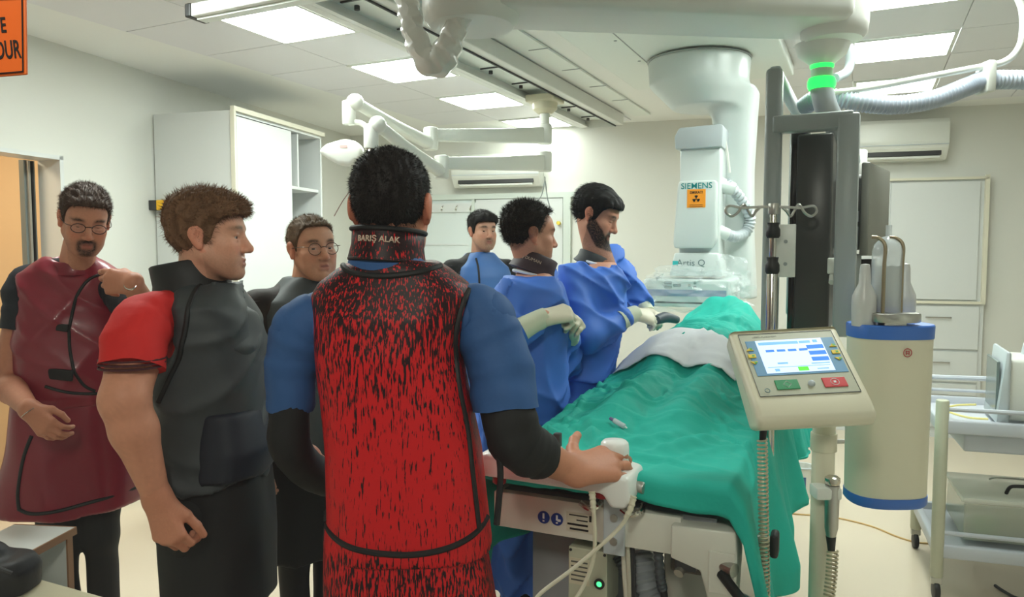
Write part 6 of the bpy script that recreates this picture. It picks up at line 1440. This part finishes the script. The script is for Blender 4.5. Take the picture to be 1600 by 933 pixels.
for pts in ([(120, 636), (117, 660), (122, 682), (140, 692), (165, 690), (185, 680)], [(26, 690), (14, 730), (6, 780), (10, 808)], [(8, 806), (30, 814), (70, 812), (120, 804), (190, 800)]):
    piping('binding', [skirt], PP(pts), (0, 1, 0), .0065, m_bind, skirt)
collar('apron_neckband', V((cx + .02, cy - .008, 1.455)), head_frame(psi, 10, 0), .066, .045, m_burg, t, .012)
for (x0, y0, x1, y1) in ((52, 510, 72, 522), (32, 582, 84, 600)):
    a0, a1 = A(x0, (y0 + y1) / 2, 2.4), A(x1, (y0 + y1) / 2 + 4, 2.4)
    mb = MB(); L_ = (a1 - a0).length
    pp_ = BVHTree.FromPolygons([v.co for v in vest.data.vertices], [tuple(p.vertices) for p in vest.data.polygons]).ray_cast((a0 + a1) / 2 - V((0, 1, 0)), V((0, 1, 0)))[0]
    if pp_ is not None: mb.box((0, 0, 0), (L_, .012, (y1 - y0) * 2.4 / F), M=Matrix.Translation(pp_) @ Matrix.Rotation(.1, 4, 'Y'), bev=.003).build('strap', m_bind, vest)
pp_ = A(170, 416, 2.45)
ep = BVHTree.FromPolygons([v.co for v in vest.data.vertices], [tuple(p.vertices) for p in vest.data.polygons]).ray_cast(pp_ - V((0, 1, 0)), V((0, 1, 0)))[0]
if ep is not None:
    Mx_ = frame(ep + V((0, -.012, 0)), (1, .25, .12), (-.05, .35, 1)); bd = MB().box((0, 0, 0), (.062, .034, .012), M=Mx_, bev=.003).build('name_badge', m_bind, vest)
    text('badge_lettering', 'lev', Mx_ @ Matrix.Translation((0, 0, .0065)), .022, m_wp, bd, .0006)
wd = (El - Wl).normalized(); wc = Wl + wd * .018
wa = MB().tube([wc + (V((0, 0, 1)) * math.cos(a) + wd.cross(V((0, 0, 1))) * math.sin(a)) * .032 for a in np.linspace(0, 6.28, 25)[:-1]], .006, 8, 1, True).build('watch', m_chrome, t, True)
wn = V((.1, -.95, .35)).normalized(); MB().cyl(wc + wn * .026, wc + wn * .038, .021, seg=24, bev=.003).build('watch_case', m_chrome, wa, angle=40); MB().cyl(wc + wn * .0375, wc + wn * .0388, .016, seg=24).build('watch_dial', mat('dial_blue', S(70, 86, 100), .3), wa)
MB().tube([W_ + yd.normalized() * .01 + (V((.8, 0, .6)) * math.cos(a) + V((0, 1, 0)) * math.sin(a)) * .031 for a in np.linspace(0, 6.28, 17)[:-1]], .0018, 6, 1, True).build('bracelet', m_chrome, t, True)
trousers(t, H, cx, cy, psi, m_trs, thin=.03)
# ---------------------------------------------------------------- the man with round glasses
s = .93; M = head_frame(140, -2, 3); c = hc(487, 334, 2.62, s, .137); H = 1.665; cx, cy = A(480, 440, 2.68).x, 2.68; psi = 140
t = thing('person', 'man with round wire glasses in dark clothes between the two foreground men', 'person', (cx, cy, 0))
o = dict(M=M, c=c, s=s, neck=V((cx - .005, cy - .0, 1.375)), skin=(204, 150, 122), skinb=(190, 134, 106), hairc=(104, 82, 62), brow=(74, 50, 38), stubble=.14, lip=(178, 112, 98), beardc=(80, 58, 46), lid=.0012, gaze=(.25, 1, -.15),
         hair=dict(top=.012, side=.005, rough=.002, fibres=4000, len=.009, lift=.5, flow=(0, .2, .2), seed=5, zs=[-.070, -.066, -.050, -.006, .0, -.012, .012, .052, .084, .092]))
f, r = facing(psi); S1 = V((cx, cy, 1.335)) + r * .185; S2 = V((cx, cy, 1.335)) - r * .185
arms = [(S1, S1 + V((-.02, -.02, -.28)), S1 + V((.02, -.12, -.50)), (.052, .042, .028)), (S2, S2 + V((.02, .02, -.28)), S2 + V((.05, -.08, -.50)), (.052, .042, .028))]
h1 = hand_prims(arms[0][2], (.1, -.15, -1), (-.6, -.6, 0), 'R', (30, 40, 30)); h2 = hand_prims(arms[1][2], (.1, -.15, -1), (.8, .2, 0), 'L', (30, 40, 30))
build_body(t, o, std_rest(H, cx, cy, psi, 0, arms), [h1, h2]); glasses(t, M, c, s, (92, 70, 56), .0225, .98)
m_db = mat('dark_brown_top', S(44, 36, 33), .7, bump=.06)
cloth('dark_shirt', [('loft', torso(H, cx, cy, psi, 0, .012, .012, .9), psi, .03, 2.3), ('rc', np.array(S1), np.array(S2), .06, .06, .04)], m_db, t, .009)
for a_ in arms: sleeve('sleeve', [a_[0] + V((0, 0, .02)), a_[0] + V((0, 0, -.1)), a_[1], a_[2]], (.06, .064, .054, .040), m_db, t, 7, .02)
m_dv = mat('slate_vest', S(62, 68, 70), .55, bump=.05, bscale=30)
cloth('lead_vest', [('loft', torso(H, cx, cy, psi, 0, .02, .03, .80), psi, .03, 2.5)], m_dv, t, .009, 7, .003)
cloth('lead_skirt', [('loft', [(.42, cx, cy, .19, .16), (.7, cx, cy, .185, .15), (.92, cx, cy, .18, .145)], psi, 0, 2.4)], m_trs, t, .011, 7, .004, (20, 20, 4))
collar('thyroid_collar', V((cx - .004, cy - .006, 1.335)), head_frame(psi, 6, 0), .066, .068, mat('collar_olive', S(70, 66, 52), .6), t, .01)
trousers(t, H, cx, cy, psi, m_trs, thin=.03)
# ---------------------------------------------------------------- the man at the back in the blue vest
s = .92; M = head_frame(150, 0, 0); c = hc(754, 329, 4.4, s, .138); H = 1.77; cx, cy = A(750, 440, 4.45).x, 4.45; psi = 150
t = thing('person', 'dark-haired man in a blue lead vest standing by the closet door', 'person', (cx, cy, 0))
o = dict(M=M, c=c, s=s, neck=V((cx, cy, 1.475)), skin=(206, 156, 130), hairc=(24, 20, 19), stubble=.22, stache=.4, goatee=.2, gaze=(.35, 1, 0), brow=(28, 22, 20),
         hair=dict(top=.022, side=.008, front=.006, rough=.002, fibres=2500, len=.010, flow=(.2, .4, 0), seed=6, zs=[-.070, -.066, -.050, -.006, .0, -.02, .0, .042, .060, .064]))
f, r = facing(psi); S1 = V((cx, cy, 1.425)) + r * .19; S2 = V((cx, cy, 1.425)) - r * .19
arms = [(S1, S1 + V((-.03, .0, -.30)), S1 + V((.02, -.1, -.53)), (.052, .042, .028)), (S2, S2 + V((.03, .0, -.30)), S2 + V((.03, -.1, -.53)), (.052, .042, .028))]
h1 = hand_prims(arms[0][2], (.1, -.15, -1), (-.8, -.4, 0), 'R', (30, 40, 30)); h2 = hand_prims(arms[1][2], (.0, -.15, -1), (.8, .2, 0), 'L', (30, 40, 30))
build_body(t, o, std_rest(H, cx, cy, psi, 0, arms), [h1, h2])
cloth('black_shirt', [('loft', torso(H, cx, cy, psi, 0, .012, .012, .9), psi, .03, 2.3), ('rc', np.array(S1), np.array(S2), .058, .058, .04)], m_blk, t, .011)
for a_ in arms: sleeve('sleeve', [a_[0] + V((0, 0, .02)), a_[0] + V((0, 0, -.1)), a_[1], a_[2]], (.058, .062, .054, .040), m_blk, t, 7, .02)
m_bv = mat('blue_vest', S(66, 112, 176), .5, bump=.04, bscale=30, var=.06)
vb = cloth('lead_vest', [('loft', torso(H, cx, cy, psi, 0, .012, .028, .70), psi, .03, 2.5), ('rc', np.array(S1 + r * .03), np.array(S1 + r * .03 + V((0, 0, -.15))), .07, .07, .02, 's'), ('rc', np.array(S2 - r * .03), np.array(S2 - r * .03 + V((0, 0, -.15))), .07, .07, .02, 's')], m_bv, t, .010, 7, .002)
for pts in ([(742, 404), (745, 415), (747, 428), (748, 445)], [(708, 398), (714, 412), (716, 430)], [(705, 397), (720, 393), (738, 388)]): piping('binding', [vb], [A(x, y, 4.2) for x, y in pts], (0, 1, 0), .006, m_bind, vb)
collar('thyroid_collar', V((cx, cy - .004, 1.425)), head_frame(psi, 5, 0), .066, .07, m_bv, t, .014)
trousers(t, H, cx, cy, psi, m_trs, thin=.03)
# ---------------------------------------------------------------- the two gowned doctors
m_gown = mat('gown_blue', S(66, 118, 214), .6, bump=.45, bscale=9, var=.06, vscale=6)
m_glove = mat('latex_glove', S(226, 218, 196), .45, bump=.06, bscale=160); m_cuff = mat('cuff_cream', S(214, 220, 196), .7, bump=.08, bscale=200); m_hemw = mat('gown_binding', S(226, 230, 236), .6)
CP = [None]
def gowned(label, px, top, Y, H, s, psi_h, pitch, psi, tx, lean, o, RA, LA, hands, colr, seed, roll=0, ex=.137, cdz=0.0, ch=.075):
    M = head_frame(psi_h, pitch, roll); c = hc(px, top, Y, s, ex); cx, cy = A(tx, 500, Y).x, Y
    t = thing('person', label, 'person', (cx, cy, 0)); f, r = facing(psi)
    sh = lean * (.83 * H - .53 * H); nb = V((cx, cy, .83 * H)) + f * (sh + .01)
    o.update(M=M, c=c, s=s, neck=nb)
    rest = [('loft', torso(H, cx, cy, psi, lean, -.012, -.012), psi, .03, 2.3)] + [('rc', p[1], p[2], p[3] * .8, p[4] * .8, p[5]) for p in legs(H, cx, cy, psi, .85, .066)] + limb(*RA) + limb(*LA)
    build_body(t, o, rest, [])
    st = torso(H, cx, cy, psi, lean, .022, .03, .53 * H, .835 * H)
    for i in range(len(st) - 5, -1, -1): st[i] = (st[i][0], st[i][1], st[i][2], max(st[i][3], st[i + 1][3] + .003), max(st[i][4], st[i + 1][4] + .004))
    sk = [(.30, cx, cy, .25, .22), (.6, cx, cy, .23, .20), (.53 * H, cx, cy, .20, .165)]
    g = [('loft', sk + st[1:], psi, 0, 2.3)]
    for a in (RA, LA): g += [('rc', np.array(a[0]), np.array(a[1]), .068, .066, .05), ('rc', np.array(a[1]), np.array(a[2] - (a[2] - a[1]).normalized() * .05), .066, .046, .04)]
    g.append(('el', np.array(nb + V((0, 0, .035))), [.085, .085, .06], None, .015, 's'))
    cr_ = crease(seed, cx, cy, 0, .020)
    def post(X_, X, Y_, Z): return cr_(X_, X, Y_, Z) + np.where(Z < 1.0, .016 * np.clip((1.0 - Z) / .4, 0, 1) * np.sin(np.arctan2(Y_ - cy, X - cx) * 13 + 2 * np.sin(Z * 5)), 0)
    gn = cloth('surgical_gown', g, m_gown, t, .007, seed, .0, post=post, rel=1)
    Mh = head_frame(psi, 16, 0)
    MB().tube([nb + V((0, 0, .004)) + Mh @ V((.088 * math.cos(a), .086 * math.sin(a), 0)) for a in np.linspace(0, 6.283, 29)[:-1]], .006, 8, 1, True).build('neck_binding', m_hemw, gn, True)
    for a, hd_, side in ((RA, hands[0], 'R'), (LA, hands[1], 'L')):
        d = (a[2] - a[1]).normalized()
        MB().tube([a[2] - d * .085, a[2] - d * .05, a[2] - d * .01, a[2] + d * .012], lambda q: .043 - .012 * q, 16, 3).build('cuff', m_cuff, t, True)
        v, q = sdf([(p[0], p[1], p[2], p[3] * 1.07, p[4] * 1.07, p[5]) for p in hand_prims(a[2], hd_[0], hd_[1], side, **hd_[2])], .003); link('glove', npmesh(v, q), m_glove, t, True)
    cpos = (c + M @ V((0, -.022, -.165)) * s) * .35 + (nb + V((0, 0, -.015))) * .65 + V((0, 0, -.02 + cdz))
    CP[0] = cpos
    co = collar('thyroid_collar', cpos, head_frame(psi, 22, 0), .061, ch, colr, t, .010)
    trousers(t, H, cx, cy, psi, m_trs, thin=.03)
    return t, co, nb
m_dcol = mat('collar_dark_red', S(52, 28, 38), .55, var=.4, vscale=60, stretch=(1, 1, .3))
RA = (A(800, 466, 2.60), A(770, 540, 2.47), A(850, 496, 2.50), (.052, .042, .028)); LA = (A(850, 440, 2.93), A(880, 560, 2.90), A(893, 512, 2.72), (.052, .042, .028))
t, co, nb = gowned('gowned man with spiky dark hair and gloved hands held together', 828, 311, 2.74, 1.72, .92, 72, 4, 78, 812, .10,
    dict(skin=(206, 148, 124), hairc=(38, 31, 28), fade=.45, stubble=.16, lip=(186, 112, 100), hair=dict(top=.017, side=.0065, rough=.003, fibres=7000, len=.014, lift=1.0, flow=(0, -.3, .2), messy=.25, seed=8, zs=[-.075, -.07, -.045, .008, .018, .012, .028, .078, .098, .105])),
    RA, LA, [(A(905, 484, 2.56) - RA[2], (-.2, -.6, .75), dict(fcurl=((50, 65, 40), (52, 68, 40), (54, 70, 42), (58, 70, 44)), thumb=(.5, .9, -.3), s=1.05)), (A(912, 484, 2.52) - LA[2], (.5, -.3, .8), dict(fcurl=((50, 65, 40),) * 4, thumb=(.5, .9, -.3)))], m_dcol, 21, ex=.146, cdz=.042)
curved_text('name_lettering', 'BARIŞ DUMAN', CP[0], head_frame(78, 22, 0), .0745, .045, .016, MATS['thread_cream'], co, ang0=-math.pi / 2 + .9)
RA = (A(893, 432, 3.02), A(918, 525, 2.90), A(992, 490, 3.02), (.052, .042, .028)); LA = (A(955, 405, 3.36), A(995, 470, 3.45), A(1012, 487, 3.36), (.052, .042, .028))
t, co, nb = gowned('bearded gowned man leaning over the patient with gloved hands on the drape', 932, 294, 3.15, 1.76, .92, 112, 24, 90, 892, .22,
    dict(skin=(204, 148, 124), hairc=(26, 24, 24), beard=.93, stache=.9, stubble=.4, goatee=.8, lid=.005, bu=[.006, -.004, -.022, -.036, -.077], gaze=(0, 1, -.5), hair=dict(top=.022, side=.010, rough=.002, fibres=6000, len=.016, lift=.25, flow=(0, -.6, -.3), messy=.15, seed=9, zs=[-.075, -.07, -.045, -.008, -.006, -.04, -.01, .04, .062, .070])),
    RA, LA, [(A(1040, 500, 3.12) - RA[2], (-.1, -.7, .7), dict(fcurl=((25, 45, 30),) * 4, thumb=(.5, .9, -.3))), (A(1035, 497, 3.2) - LA[2], (.3, -.4, .8), dict(fcurl=((30, 45, 30),) * 4, thumb=(.5, .9, -.3)))], mat('collar_charcoal', S(44, 48, 52), .6), 33, ex=.128, cdz=-.004, ch=.058)
o = MB().tube([A(1026, 500, 3.14), A(1040, 496, 3.18), A(1058, 500, 3.22)], lambda q: .024 - .012 * abs(q - .4), 14, 5).build('hand_probe', mat('probe_grey', S(84, 92, 100), .5), None, True, label='dark grey wrapped hand instrument held over the drape', cat='instrument')
